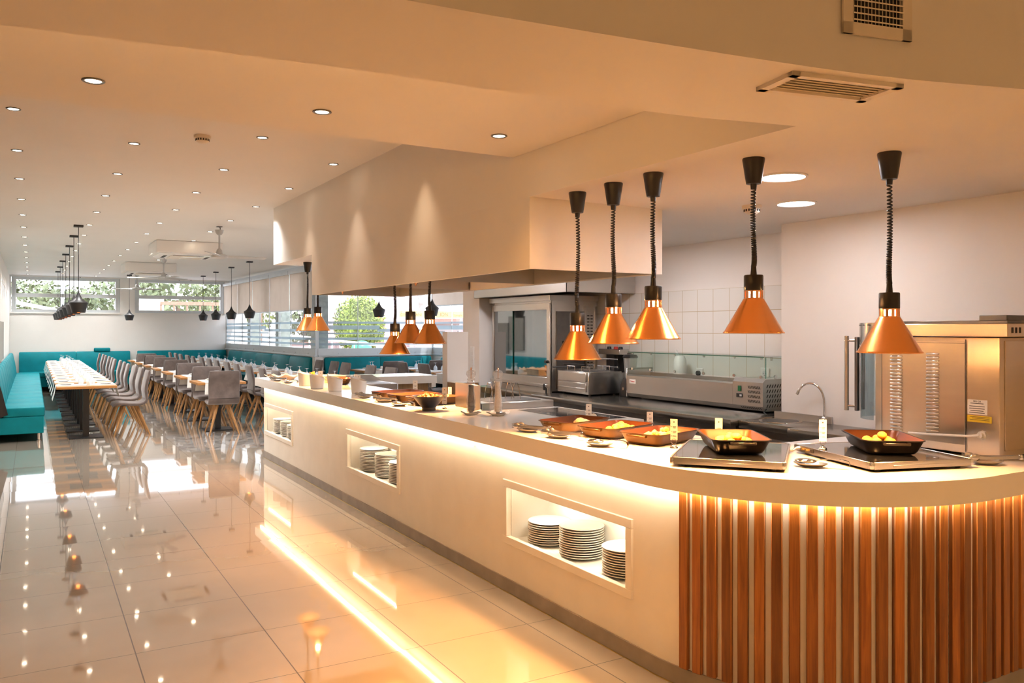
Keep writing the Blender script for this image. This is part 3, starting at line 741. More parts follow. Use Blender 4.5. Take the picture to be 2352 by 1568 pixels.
pan((2.69, 5.80, ST), math.radians(6), 'panout', 'bronze roasting pan partly hidden behind the black salad bowl')
pan((2.64, 8.92, ST), math.radians(75), 'panout', 'bronze roasting pan with orange slices at the dining end', .36, .24)
pan((2.80, 8.42, ST), math.radians(75), 'panout', 'bronze roasting pan behind the white pots under the end lamps', .36, .24)
o = MB()
for i in range(6): o.obox((.02*(i-2.5), .012*(i % 3-1), .055+.006*i), (.055, .006, .05), .5*i, .5, .3)
tag(obj('orange_slices', o, 'orange', None, (2.62, 8.93, ST)), 'orange slices standing in the far bronze pan', 'food')
def bowl(loc):
    o = thing('salad_bowl', 'black flared salad bowl on the counter in front of the bronze pans', 'bowl', loc)
    obj('bowl_body', MB().lathe([(0, .0), (.05, 0), (.05, .022), (.075, .05), (.118, .103), (.120, .106), (.116, .106), (.072, .055), (.03, .03), (0, .028)], n=40), 'panblk', o)
    b = MB(); rr = random.Random(4)
    for i in range(60):
        a, q = rr.uniform(0, 2*PI), math.sqrt(rr.random())*.085
        b.obox((q*math.cos(a), q*math.sin(a), .088+.028*(1-q/.085)+rr.uniform(0, .008)), (.03, .014, .007), rr.uniform(0, 6), rr.uniform(-.6, .6), rr.uniform(-.6, .6), .002, 1)
    obj('salad', b, 'greens', o)['kind'] = 'stuff'
bowl((2.45, 5.375, ST))

# ---------------------------------------------------------------- hotplates
def hotplate(c, rz, W, D, label, knobs):
    o = thing('hotplate', label, 'hotplate', (c[0], c[1], .951), rz, 'glass topped hotplates on the curved counter end')
    b = MB(); b.box(-W/2+.004, W/2-.004, -D/2+.004, D/2-.004, .012, .036, .001, 1)
    f = MB()
    for s in (-1, 1):
        f.box(-W/2+.012, W/2-.012, s*D/2-.004, s*D/2+.004, .010, .040, .0015, 1); f.box(s*W/2-.004, s*W/2+.004, -D/2+.012, D/2-.012, .010, .040, .0015, 1)
    f.box(-W/2+.10, W/2-.10, -D/2-.006, -D/2-.004, .018, .026, .0005, 1)
    obj('body', b, 'steeld', o); obj('steel_frame', f, 'steel', o)
    obj('glass_top', MB().box(-W/2+.006, W/2-.006, -D/2+.006, D/2-.006, .0361, .0385), 'blackglass', o)
    for sx in (-1, 1):
        for sy in (-1, 1):
            obj('corner_post', MB().obox((sx*(W/2-.006), sy*(D/2-.006), .025), (.018, .018, .0305), 0, bev=.006, seg=2), 'chrome', o)
            obj('foot', MB().lathe([(0, 0), (.012, 0), (.012, .011), (0, .011)], (sx*(W/2-.05), sy*(D/2-.03), 0), 12), 'black', o)
    if knobs:
        for y in (.17, .20): obj('control_knob', MB().tube([(-W/2-.004, y, .026), (-W/2-.013, y, .026)], .006, 12), 'gold', o)
        obj('power_switch', MB().box(-W/2-.008, -W/2-.004, .12, .14, .018, .034, .001, 1), 'black', o)
        obj('cable_plug', MB().tube([(-W/2-.004, .235, .026), (-W/2-.02, .235, .026), (-W/2-.035, .24, .014), (-W/2-.05, .25, .008)], [.011, .008, .005, .005], 10), 'steel', o)
    return o
hotplate((2.725, 2.69), math.radians(-50.5), .465, .60, 'wide glass hotplate at the start of the counter curve', False)
hotplate((3.262, 2.341), math.radians(-17.5), .485, .565, 'glass hotplate with side knobs standing before the steel rotisserie', True)

# ---------------------------------------------------------------- label cards
def card(loc, rz, label, h=.098, w=.032, tilt=.12, holder=True, badge=False):
    o = thing('menu_card', label, 'menu card', loc, rz, 'small menu cards on the counter')
    base_z = .035 if holder else 0
    m = MB(); m.obox((0, 0, base_z+h/2), (w, .0012, h), 0, tilt); obj('card', m, 'paper', o)
    t = MB()
    for i, z in enumerate((.86, .64, .58, .42, .36, .20)):
        zz = base_z+h*z
        if i == 0: t.obox((0, -.0012-(zz-base_z-h/2)*math.tan(tilt), zz), (.006, .0004, .006), 0, tilt)
        else:
            ww = w*(.5 if i % 2 else .38)
            t.obox((.002, -.0012-(zz-base_z-h/2)*math.tan(tilt), zz), (ww, .0004, .0022), 0, tilt); 
            if i % 2: t.obox((-w*.36, -.0012-(zz-base_z-h/2)*math.tan(tilt), zz), (.003, .0004, .003), 0, tilt)
    obj('print', t, 'ink', o)
    if holder:
        hm = MB().lathe([(0, 0), (.019, 0), (.018, .004), (.011, .011), (.004, .016), (0, .017)], n=20)
        hm.tube([(.012*math.cos(a*PI/8), -.003, .030+.012*math.sin(a*PI/8)) for a in range(17)], .0014, 6)
        obj('holder', hm, 'chrome', o)
    if badge: obj('badge', MB().tube([(.030, -.006, base_z+.024), (.030, -.0075, base_z+.024)], .022, 28), 'paper', o)
    return o
face = lambda x, y: math.atan2(-x, y)+.0            # turned towards the aisle
card((3.06, 4.27, ST), face(3.06, 4.27), 'menu card with a round badge between cooktop and first bronze pan', .105, .036, .05, False, True)
card((3.11, 3.73, ST), face(3.11, 3.73), 'menu card standing behind the potato pan corner', .10, .036, .05, False)
card((2.53, 2.865, .9906), face(2.53, 2.865), 'menu card in a chrome holder on the first hotplate corner')
card((2.95, 3.01, ST), face(2.95, 3.01), 'menu card with a round badge behind the black pan on the first hotplate', .14, .036, .05, False, True)
card((3.09, 2.50, .9906), face(3.09, 2.50), 'menu card in a chrome holder on the hotplate by the rotisserie', tilt=-.1)
card((2.60, 5.43, ST), face(2.60, 5.43), 'menu card in a chrome holder beside the black salad bowl', .12, .036)
card((2.66, 7.43, ST), face(2.66, 7.43), 'menu card in a chrome holder between the third and fourth white pots', .11, .038)
card((2.93, 6.72, ST), face(2.93, 6.72), 'tall menu card behind the empty bronze pans', .125, .042, .05, False)
card((2.93, 6.02, ST), face(2.93, 6.02), 'menu card in front of the oak clad low wall', .11, .03, .05, False)
card((2.50, 8.10, ST), face(2.50, 8.10), 'menu card rising above the second white pot', .16, .045, .05, False)
card((2.84, 8.02, ST), face(2.84, 8.02), 'small menu card behind the third white pot', .12, .035, .05, False)

# ---------------------------------------------------------------- mills, pots, cutlery
def mill(loc, filln, fillm, label, prof_h=.30):
    o = thing('pepper_mill' if fillm == 'pepper' else 'salt_mill', label, 'mill', loc)
    body = [(0, .003), (.026, .003), (.030, .008), (.030, .02), (.026, .026), (.031, .032), (.031, .042), (.026, .048), (.030, .055), (.032, .07), (.032, .092), (.026, .12), (.021, .15), (.0205, .18), (.024, .198), (.028, .205), (.028, .212), (.023, .218), (.027, .226), (.024, .234), (.0, .235)]
    obj('clear_body', MB().lathe(body, n=32), 'acryl', o)
    obj('clear_head', MB().lathe([(0, .236), (.02, .237), (.026, .247), (.033, .258), (.034, .270), (.028, .284), (.012, .292), (0, .293)], n=32), 'acryl', o)
    obj('spindle_nut', MB().lathe([(0, .235), (.003, .235), (.003, .293), (.006, .294), (.0065, .299), (.003, .303), (.0045, .307), (0, .310)], n=14), 'coppol', o)
    obj('filling', MB().lathe([(0, .012), (.021, .012), (.024, .035), (.024, .08), (.019, .12), (.0165, .15), (.0165, .19 if filln else .215), (0, .19 if filln else .215)], n=24), fillm, o)
    obj('grinder', MB().lathe([(0, 0), (.014, 0), (.018, .006), (.008, .012), (0, .012)], n=16), 'steeld', o)
    return o
def saucer(loc, label, seed):
    o = thing('saucer', label, 'plate', loc)
    obj('saucer_plate', MB().lathe([(0, .003), (.03, .003), (.034, 0), (.04, 0), (.042, .004), (.068, .014), (.069, .016), (.04, .008), (0, .008)], n=32), 'porc', o)
    rr = random.Random(seed); pts = []
    b = MB(); n = 22; rings = []
    for q in (.0, .35, .7, 1.0):
        rings.append([(q*(.062+.022*abs(math.sin(2*a+seed)))*math.cos(a), q*(.062+.022*abs(math.sin(2*a+seed)))*math.sin(a), .0095+q*q*(.010+.010*math.sin(4*a+seed))+.0015*rr.random()) for a in [2*PI*i/n for i in range(n)]])
    b.loft(rings[1:], cap=False); b.loft([rings[1]], cap=True)
    obj('paper_napkin', b, 'linen', o)
saucer((2.583, 4.976, ST), 'white saucer with folded napkin beneath the dark pepper mill', 1)
mill((2.583, 4.976, ST+.0125), True, 'pepper', 'tall clear mill full of dark peppercorns')
saucer((2.714, 4.834, ST), 'white saucer with folded napkin beneath the pale salt mill', 2)
mill((2.714, 4.834, ST+.0125), False, 'salt', 'tall clear mill full of pale coarse salt')
def pot(loc, rz, label, tall=1.):
    o = thing('serving_pot', label, 'pot', loc, rz, 'white slant-rimmed pots on the counter')
    n = 40; rings = []
    def rim(a): return (.125+.020*math.sin(a))*tall
    for q, r in ((0, .060), (.02, .063), (.5, .068), (1., .074)):
        rings.append([(r*math.cos(2*PI*i/n), r*math.sin(2*PI*i/n), q*rim(2*PI*i/n)) for i in range(n)])
    for q, r in ((1., .070), (.5, .064), (.2, .060)):
        rings.append([(r*math.cos(2*PI*i/n), r*math.sin(2*PI*i/n), q*rim(2*PI*i/n)) for i in range(n)])
    obj('pot_body', MB().loft(rings), 'porc', o)
    obj('spoon', MB().tube([(.0, .01, .04), (.02, .05, .11), (.03, .075, .16)], [.010, .004, .006], 8), 'steel', o)
pot((2.42, 8.36, ST), 1.0, 'white slant-rimmed pot closest to the dining end')
pot((2.405, 7.90, ST), 1.2, 'white slant-rimmed pot, second from the dining end')
pot((2.46, 7.52, ST), 1.1, 'white slant-rimmed pot, third from the dining end')
pot((2.55, 7.12, ST), 1.0, 'lamp-lit white slant-rimmed pot next to the bronze pans', 1.05)

def rest(loc, rz, label, tool, L=.20):
    d = obj('spoon_rest', MB().lathe([(0, .002), (.035, .002), (.052, .010), (.060, .016), (.061, .018), (.05, .012), (.03, .006), (0, .006)], n=28), 'steel', None, loc, rz)
    tag(d, 'small oval steel rest under the ' + label, 'spoon rest', 'steel spoon rests along the counter edge')
    d.scale = (1.15, .75, 1.)
    z = loc[2]
    if tool == 'tongs':
        o = thing('serving_tongs', label, 'tongs', (loc[0], loc[1], z+.0185), rz)
        for s in (-1, 1):
            b = MB(); pts = [(-.05, s*.028, .016), (-.015, s*.026, .012), (.06, s*.020, .012), (.125, s*.010, .013), (.145, s*.001, .013)]
            b.loft([[(p[0], p[1]+dy, p[2]+dz) for dy, dz in ((-.0015, -w), (.0015, -w), (.0015, w), (-.0015, w))] for p, w in zip(pts, (.006, .006, .006, .007, .007))])
            b.ball((-.065, s*.024, .016), .022, 2, (1.1, .35, .75))
            for q in range(4): b.obox((-.088, s*.022, .004+.007*q), (.012, .006, .004))
            obj('arm', b, 'steel', o)
        obj('hinge_cap', MB().obox((.148, 0, .013), (.014, .022, .022), 0, bev=.004), 'chrome', o)
    else:
        o = thing('serving_spoon', label, 'spoon', (loc[0], loc[1], z+.013), rz)
        obj('spoon_head', MB().ball((-.02, 0, .012), .036, 3, (1.25, .85, .30)), 'chrome', o)
        h = MB(); pts = [(.02, 0, .016), (.07, 0, .026), (.12, 0, .026), (.15, 0, .020), (.155, 0, .004), (.15, 0, -.008)]
        h.loft([[(p[0], p[1]+dy, p[2]+dz) for dy, dz in ((-w, -.0012), (w, -.0012), (w, .0012), (-w, .0012))] for p, w in zip(pts, (.005, .006, .009, .010, .010, .010))])
        obj('handle', h, 'chrome', o)
    return o
rest((2.42, 3.965, ST), -1.15, 'scalloped steel tongs beside the first bronze pan', 'tongs')
rest((2.425, 3.66, ST), -1.15, 'flat steel tongs in front of the middle bronze pan', 'tongs')
rest((2.43, 3.30, ST), -1.1, 'large serving spoon in front of the potato pan', 'spoon')
rest((2.84, 2.36, ST), -1.0, 'serving spoon on the curve between both hotplates', 'spoon')
rest((3.545, 2.02, ST), -.5, 'tongs beside the steel rotisserie cabinet foot', 'tongs')
rest((2.41, 6.58, ST), -1.15, 'steel tongs beside the lamp-lit white pot', 'tongs')
rest((2.41, 6.16, ST), -1.15, 'round-headed tongs in front of the empty bronze pans', 'tongs')
rest((2.39, 5.78, ST), -1.15, 'short serving spoon near the black salad bowl', 'spoon')
rest((2.36, 9.25, ST), -1.15, 'steel tongs on the counter under the far lamps', 'tongs')
rest((2.37, 8.82, ST), -1.15, 'wide serving spoon before the pan with orange slices', 'spoon')
o = thing('bread_basket', 'flat basket lined with crumpled craft paper at the dining end', 'basket', (2.50, 9.55, ST))
n = 44; rr = random.Random(9); b = MB()
prof = [(.12, 0), (.155, .02), (.185, .045)]
rings = []
for k, (r, z) in enumerate([(.0, .004), (.12, .003), (.155, .022), (.19, .045), (.185, .047), (.13, .018)]):
    rings.append([((r+.018*math.sin(5*a+k*.0)*(z/.045))*math.cos(a), (r+.018*math.sin(5*a)*(z/.045))*math.sin(a)*.8, z+.014*math.sin(7*a)*(z/.045)) for a in [2*PI*i/n for i in range(n)]])
b.loft(rings[1:], cap=True); obj('paper_liner', b, 'bread', o)
obj('basket_rim', MB().lathe([(.10, 0), (.128, 0), (.14, .012), (.135, .014), (.10, .004)], closed=True, n=36), 'bread', o)
for k in range(6):
    t = obj('serving_board', MB().box(-.12, .12, -.17, .17, 0, .011, .003, 1), 'bread', None, (2.83, 8.83, ST+.0005+.0125*k), .05+.02*(k % 2))
    tag(t, 'beige serving board, %s from the bottom in the pile behind the white pots' % ORD[k+1], 'board', 'pile of beige boards at the dining end')
# ---------------------------------------------------------------- extract hoods inside the bulkhead
def hood(y0, y1, label):
    o = thing('extract_hood', label, 'extractor hood', (2.76, (y0+y1)/2, 1.862), 0, 'steel extract hoods inside the bulkhead')
    hx, hy, t = .42, (y1-y0)/2, .004
    b = MB(); b.box(-hx, -hx+t, -hy, hy, 0, .26); b.box(hx-t, hx, -hy, hy, 0, .26); b.box(-hx, hx, -hy, -hy+t, 0, .26); b.box(-hx, hx, hy-t, hy, 0, .26); b.box(-hx, hx, -hy, hy, .26, .264)
    obj('steel_shell', b, 'steelh', o)
    f = MB(); n = 14
    for i in range(n): f.obox((.02, -hy+.06+(2*hy-.12)*(i+.5)/n, .20), (2*hx-.12, (2*hy-.12)/n*.8, .006), 0, .35)
    obj('grease_filter', f, 'steeld', o)
hood(3.79, 5.12, 'open steel extract hood above the mills and cooktop'); hood(6.16, 7.68, 'open steel extract hood above the white serving pots')
for y in (4.95, 6.55):
    o = thing('spray_nozzle', 'small copper fire nozzle under the bulkhead, %s one' % ('cooktop side' if y < 5 else 'white pot side'), 'nozzle', (2.36, y+.45, 1.885))
    obj('nozzle_head', MB().lathe([(0, 0), (.018, 0), (.018, -.018), (.010, -.030), (.004, -.045), (0, -.045)], n=14), 'coppol', o)
    obj('supply_pipe', MB().tube([(0, 0, 0), (0, 0, .355)], .008, 8), 'coppol', o)
# canopy over the oven on the tiled wall
o = thing('canopy_hood', 'large pale steel canopy hood above the glazed oven', 'extractor hood', (4.37, 6.76, 1.852))
b = MB(); hx0, hx1, hy, t, h = -.38, .375, .86, .006, .375
b.box(hx0, hx0+t, -hy, hy, 0, h); b.box(hx0, hx1, -hy, -hy+t, 0, h); b.box(hx0, hx1, hy-t, hy, 0, h); b.box(hx0, hx1, -hy, hy, h, h+t)
b.box(hx0, hx0+.03, -hy, hy, 0, .004); b.box(hx0, hx1, -hy, -hy+.03, 0, .004)
obj('steel_canopy', b, 'steelh', o)
obj('filter_bank', MB().obox((0, 0, .18), (.60, 1.6, .01), 0, 0, .5), 'steeld', o)

# ---------------------------------------------------------------- back worktop run
def cabinet(name, label, x0, x1, y0, y1, ztop, th, doors, over=.05):
    o = thing(name, label, 'worktop cabinet', ((x0+x1)/2, (y0+y1)/2, 0))
    dx, dy = (x1-x0)/2, (y1-y0)/2
    obj('steel_top', MB().box(-dx, dx, -dy, dy, ztop-th, ztop, .004, 2), 'steelw', o)
    b = MB(); b.box(-dx+over+.02, dx, -dy+.02, dy-.02, .12, ztop-th); obj('carcass', b, 'steeld', o)
    for i in range(doors):
        a = -dy+.03+(2*dy-.06)*i/doors; c = -dy+.03+(2*dy-.06)*(i+1)/doors
        d = obj('door', MB().box(-dx+over, -dx+over+.02, a+.006, c-.006, .14, ztop-th-.05, .003, 1), 'steelh', o)
        obj('handle', MB().box(-dx+over-.012, -dx+over, a+.03, c-.03, ztop-th-.085, ztop-th-.07, .002, 1), 'steel', d)
    for sx in (-dx+over+.06, dx-.06):
        for sy in (-dy+.07, dy-.07): obj('leg', MB().lathe([(0, 0), (.02, 0), (.02, .12), (0, .12)], (sx, sy, 0), 12), 'steel', o)
    return o
cabinet('worktop_cabinet', 'long steel worktop run beneath the topping chiller and fryer', 3.965, 4.745, 3.94, 6.44, .935, .045, 4)
o = cabinet('worktop_cabinet', 'lower steel stand that carries the glazed oven', 4.08, 4.745, 6.45, 7.66, .925, .06, 2)
so = cabinet('sink_cabinet', 'steel sink unit with round bowl under the white kitchen wall', 4.035, 4.385, 3.47, 3.935, .93, .05, 1, .03)
obj('sink_bowl_rim', MB().lathe([(.118, .003), (.138, .003), (.139, 0), (.118, 0)], (0.02, .055, .9305), 40, closed=True), 'chrome', so)
obj('sink_bowl', MB().lathe([(.118, .0015), (.05, .0012), (.012, .001), (0, .001)], (0.02, .055, .9305), 36), 'steeld', so)
s = MB()
for i in range(7):
    for j in range(2): s.lathe([(0, 0), (.004, 0), (.004, .0008), (0, .0008)], (-.15+.012*j, .06+.022*i, .9302), 8)
obj('drain_holes', s, 'vent', so)
obj('upstand', MB().box(.158, .174, -.23, .23, .93, .975), 'steelh', so)
cabinet('worktop_cabinet', 'short steel worktop between the sink and the rotisserie cabinet', 3.96, 4.385, 2.96, 3.467, .93, .05, 1, .04)
o = thing('swan_neck_tap', 'chrome swan neck tap arching over the round sink bowl', 'tap', (4.345, 3.505, .9305))
obj('tap_base', MB().lathe([(0, 0), (.020, 0), (.020, .006), (.013, .010), (.013, .022), (.017, .026), (.015, .04), (.010, .046), (0, .046)], n=20), 'chrome', o)
pts = [(0, 0, .04), (0, 0, .12)]+[(-.085*(1-math.cos(a)), .02*(1-math.cos(a)), .14+.085*1.35*math.sin(a)) for a in [PI*.82*i/16 for i in range(17)]]
obj('spout', MB().tube([(p[0]*1., p[1]+(.07 if 0 else 0), p[2]) for p in pts], .0075, 12), 'chrome', o)
e = pts[-1]; obj('aerator', MB().tube([e, (e[0]-.010, e[1]+.002, e[2]-.022)], .0095, 12), 'steel', o)
o.rotation_euler = (0, 0, -.95)

# glazed oven
o = thing('glazed_oven', 'tall steel oven with sliding glass doors reflecting the dining room', 'oven', (4.2, 6.47, .925))
b = MB(); W, D, Hh = 1.13, .53, .875
b.box(0, D, 0, .02, .02, Hh); b.box(0, D, W-.02, W, .02, Hh); b.box(.012, D, .02, W-.02, Hh-.06, Hh); b.box(.012, D, .02, W-.02, .02, .10); b.box(D-.02, D, .02, W-.02, .10, Hh-.06)
obj('steel_body', b, 'steelh', o)
f = MB(); f.box(-.012, .012, 0, .055, 0, Hh-.02, .002, 1); f.box(-.006, .012, W-.035, W, 0, Hh-.02, .002, 1); f.box(-.006, .012, .055, W-.035, Hh-.085, Hh-.02, .002, 1); f.box(-.006, .012, .055, W-.035, .085, .15, .002, 1)
f.box(-.03, .0, .03, W, .06, .085, .002, 1); f.box(-.02, .012, .03, W-.02, .0, .055, .002, 1)
obj('front_frame', f, 'steelh', o)
for i, (a, c) in enumerate(((.055, .42), (.36, .74), (.70, W-.035))):
    g = obj('glass_door', MB().box(.002+.006*(i % 2), .006+.006*(i % 2), a, c, .15, Hh-.085), 'oveng', o)
    obj('door_edge', MB().box(.001+.006*(i % 2), .007+.006*(i % 2), a, a+.012, .15, Hh-.085), 'edge_g', g)
obj('side_panel', MB().box(.06, D-.16, -.012, 0, .04, Hh-.10), 'steeld', o)
obj('oval_badge', MB().box(.12, .19, -.015, -.012, .47, .495, .003, 2), 'black', o)
lv = MB()
for c in (.43, .47):
    for k in range(22): lv.box(c-.013, c+.013, -.0025, 0, .10+.030*k, .11+.030*k)
obj('side_louvres', lv, 'vent', o)
obj('side_post', MB().box(.375, .40, -.015, 0, .03, Hh-.05).box(.505, D, -.012, 0, .03, Hh-.05), 'steel', o)
obj('top_cap', MB().box(-.03, D, -.03, W+.02, Hh, Hh+.05), 'steelh', o)
kn = MB(); kn.tube([(-.012, .03, .30), (-.045, .03, .30)], .016, 14); obj('door_knob', kn, 'black', o)
obj('latch', MB().box(-.035, -.012, .055, .085, .03, .09, .004, 1).box(-.03, -.018, .04, .05, -.03+.03, .05), 'black', o)

# fryer with lift baskets
o = thing('fryer', 'low steel fryer with lifted wire baskets beside the oven', 'fryer', (4.24, 5.92, .936))
b = MB(); W, D = .50, .37
b.box(0, D, 0, W, .015, .215, .004, 1); obj('steel_tank', b, 'steel', o)
d = MB(); d.box(-.012, 0, .03, W-.03, .125, .205, .003, 1); d.box(-.010, 0, .03, W-.03, .035, .115, .003, 1); d.box(-.02, -.01, .04, W-.03, .062, .070, .002, 1); obj('front_drawer', d, 'steelh', o)
obj('oil_well', MB().box(.05, D-.05, .04, W-.04, .2152, .2165), 'steeld', o)
for i, y in enumerate((.13, .36)):
    w = MB(); w.tube([(.06, y-.06, .21), (.06, y-.06, .255), (.06, y+.06, .255), (.06, y+.06, .21)], .004, 6)
    w.tube([(.29, y-.05, .21), (.29, y-.05, .26), (.29, y+.05, .26), (.29, y+.05, .21)], .004, 6)
    for q in range(4): w.tube([(.10+.05*q, y-.08, .222), (.10+.05*q, y+.08, .222)], .002, 5)
    for q in range(4): w.tube([(.08, y-.07+.045*q, .224), (.29, y-.07+.045*q, .224)], .002, 5)
    obj('wire_basket', w, 'chrome', o)
h = MB(); h.tube([(.06, .42, .245), (.02, .47, .243), (-.03, .58, .238)], .006, 8); h.tube([(.1, .2, .272), (.06, .48, .270)], .006, 8); obj('basket_handle', h, 'black', o)
for x in (.05, D-.05):
    for y in (.05, W-.05): obj('foot', MB().lathe([(0, 0), (.016, 0), (.016, .016), (0, .016)], (x, y, 0), 10), 'black', o)

# contact grill with red and black knobs behind the fryer
o = thing('contact_grill', 'steel grill with red and black knobs behind the fryer', 'grill', (4.625, 5.98, .936))
obj('grill_body', MB().box(0, .11, 0, .30, .0, .20, .004, 1), 'steel', o); obj('control_head', MB().box(-.005, .11, -.01, .31, .36, .41, .004, 1), 'steel', o)
obj('upright', MB().box(.02, .05, .10, .14, .20, .36).box(.08, .11, 0, .30, .20, .36), 'black', o)
for k, (y, m) in enumerate(((.03, 'black'), (.10, 'redink'), (.20, 'black'))):
    obj('red_knob' if m == 'redink' else 'black_knob', MB().lathe([(0, 0), (.022, 0), (.019, .022), (0, .024)], (.04, y, .41), 16), m, o)
r_ = MB()
for z in (.25, .32):
    r_.tube([(-.02, .0, z), (-.02, .30, z)], .006, 8)
obj('rail', r_, 'chrome', o)

# blender and jug behind the chiller glass
o = thing('blender_jug', 'clear blender jug with a black lid on a black motor base', 'blender', (4.58, 5.76, .936))
obj('motor_base', MB().loft([[(x, y, 0) for x, y in rrect(.15, .17, .03, 4)], [(x, y, .10) for x, y in rrect(.14, .15, .03, 4)], [(x, y, .16) for x, y in rrect(.10, .11, .03, 4)]]), 'black', o)
obj('jug', MB().lathe([(.045, .16), (.062, .34), (.060, .34), (.043, .165)], closed=True, n=28), 'acryl', o)
obj('lid', MB().lathe([(0, .34), (.066, .34), (.068, .352), (.055, .368), (.03, .372), (.028, .385), (0, .387)], n=28), 'black', o)
obj('dial', MB().tube([(-.07, 0, .07), (-.082, 0, .07)], .014, 14), 'chrome', o)
o = thing('white_jug', 'white plastic jug with a raised spout beside the blender', 'jug', (4.64, 5.18, 1.16))
obj('jug_body', MB().lathe([(0, 0), (.05, 0), (.055, .05), (.05, .12), (.035, .15), (.033, .15), (.048, .11), (.05, .05), (0, .01)], n=24), 'white', o)
obj('spout', MB().loft([[(x*.02-.02, y*.025, .14) for x, y in rrect(1, 1, .3)], [(x*.012-.045, y*.015, .20) for x, y in rrect(1, 1, .3)]]), 'white', o)

# topping chiller with a glass guard
o = thing('topping_chiller', 'long steel countertop chiller with a glass sneeze guard', 'chiller', (4.45, 4.11, .936))
W, D = 1.53, .285
prof = [(.03, .012), (.0, .045), (.0, .195), (.015, .205), (.04, .205), (.06, .175), (D-.02, .175), (D-.02, .215), (D, .215), (D, .012)]
b = MB(); b.loft([[(x, .29, z) for x, z in prof], [(x, W, z) for x, z in prof]]); obj('well_body', b, 'steelh', o)
p2 = [(.03, .012), (.0, .045), (.0, .215), (.03, .24), (D, .24), (D, .012)]
b = MB(); b.loft([[(x, 0, z) for x, z in p2], [(x, .289, z) for x, z in p2]]); obj('motor_housing', b, 'steelh', o)
obj('well_liner', MB().box(.06, D-.02, .31, W-.02, .1755, .177), 'steeld', o)
obj('end_cheek', MB().box(-.004, D, W, W+.006, .012, .26, .002, 1), 'steel', o)
v = MB()
for r in range(4):
    for k in range(8): v.obox((-.001, .03+.0145*k, .08+.033*r), (.003, .0035, .022), 0, -.55)
for k in range(11): v.obox((.013, .03+.018*k, .030), (.003, .004, .016), 0, -.2, -.7)
for r in range(5):
    for k in range(8): v.obox((.045+.026*k, -.001, .05+.035*r), (.0055, .003, .026), 0, 0, .55)
obj('vent_slots', v, 'vent', o)
obj('rocker_switch', MB().box(-.006, 0, .205, .235, .145, .185, .002, 1), 'green', o)
dsp = obj('thermostat', MB().box(-.005, 0, .19, .25, .10, .13, .002, 1), 'black', o)
obj('digit_window', MB().box(-.0062, -.005, .195, .215, .108, .122), 'alu', dsp)
bd = obj('maker_plate', MB().box(-.0035, 0, W-.115, W-.035, .13, .165), 'paper', o)
text('Tolanci', .021, 'redink', bd, (-.0042, W-.075, .141), (PI/2, 0, -PI/2))
g = MB(); g.box(.01, D, 0, W, .395, .400); obj('glass_shelf', g, 'pane_g', o)
g = MB(); g.box(.03, .035, 0, W, .245, .395); obj('glass_front', g, 'pane_g', o)
obj('glass_end', MB().box(.036, D, 0, .005, .245, .394), 'pane_g', o); obj('glass_end', MB().box(.036, D, W-.005, W, .245, .394), 'pane_g', o)
e = MB(); e.box(.008, .012, 0, W, .3945, .4005); e.box(.0285, .0315, -.001, .003, .245, .395); obj('glass_edge', e, 'edge_g', o)
for y in (.04, .30, .62, .95, 1.25, W-.04):
    obj('glass_clamp', MB().tube([(.030, y, .255), (.020, y, .255)], .011, 12), 'chrome', o); obj('glass_clamp', MB().tube([(.038, y, .385), (.022, y, .385)], .006, 10), 'chrome', o)
obj('glass_clamp', MB().tube([(.12, -.002, .255), (.12, -.012, .255)], .014, 12), 'chrome', o); obj('glass_clamp', MB().tube([(.12, .03, .37), (.12, .03, .395)], .008, 10), 'chrome', o)
obj('power_cable', MB().tube([(.03, -.005, .03), (-.02, -.03, .012), (-.05, -.08, .006), (.02, -.14, .005)], .004, 6), 'black', o)

# cook top and fry station on the counter
o = thing('induction_cooktop', 'black glass cooktop set flush in the white counter', 'cooktop', (3.19, 4.67, .9505))
obj('glass_plate', MB().box(-.17, .17, -.40, .40, 0, .003, .001, 1), 'blackglass', o)
obj('steel_trim', MB().box(-.178, .178, -.408, .408, 0, .0018), 'steel', o)
rg = MB()
for y in (-.2, .2): rg.lathe([(.105, .0032), (.110, .0032), (.110, .0035), (.105, .0035)], (0, y, 0), 36, closed=True)
obj('cooking_zone', rg, 'steeld', o)
o = thing('fry_station', 'steel deep well station with wire baskets behind the mills', 'fryer', (3.09, 5.40, 0))
b = MB(); b.box(-.31, .30, -.22, .21, .05, 1.0, .005, 1); obj('steel_body', b, 'steelh', o)
obj('well', MB().box(-.22, .22, -.16, .16, 1.0, 1.003), 'steeld', o)
for x in (-.12, .06):
    w = MB()
    for y in (-.05, .05): w.tube([(x-.03, y, 1.0), (x-.015, y, 1.09), (x, y, 1.125), (x+.02, y, 1.125), (x+.035, y, 1.09), (x+.05, y, 1.0)], .0035, 6)
    obj('wire_basket', w, 'chrome', o)
o = thing('splash_guard', 'upright steel splash guard lit orange beside the pepper mill', 'splash guard', (2.76, 5.37, .951))
obj('guard_plate', MB().box(-.003, .003, -.195, .20, 0, .18, .001, 1), 'steelh', o)
obj('glass_return', MB().box(.004, .075, -.195, -.190, 0, .175), 'pane_g', o)
obj('return_edge', MB().box(.004, .066, -.196, -.189, .173, .177), 'edge_g', o)
# cold well unit at the far inner corner
o = thing('cold_well', 'grey steel serving well with sloped end behind the white pots', 'serving well', (3.30, 8.85, 0))
b = MB(); b.box(-.28, .20, -.35, .30, .05, .93, .004, 1); obj('steel_body', b, 'steelh', o)
obj('splash', MB().loft([[(-.28, y, .93), (.24, y, .93), (.12, y, 1.0), (-.28, y, 1.0)] for y in (.24, .245)]), 'steelh', o)
obj('well', MB().box(-.22, .14, -.29, .20, .93, .933), 'steeld', o)
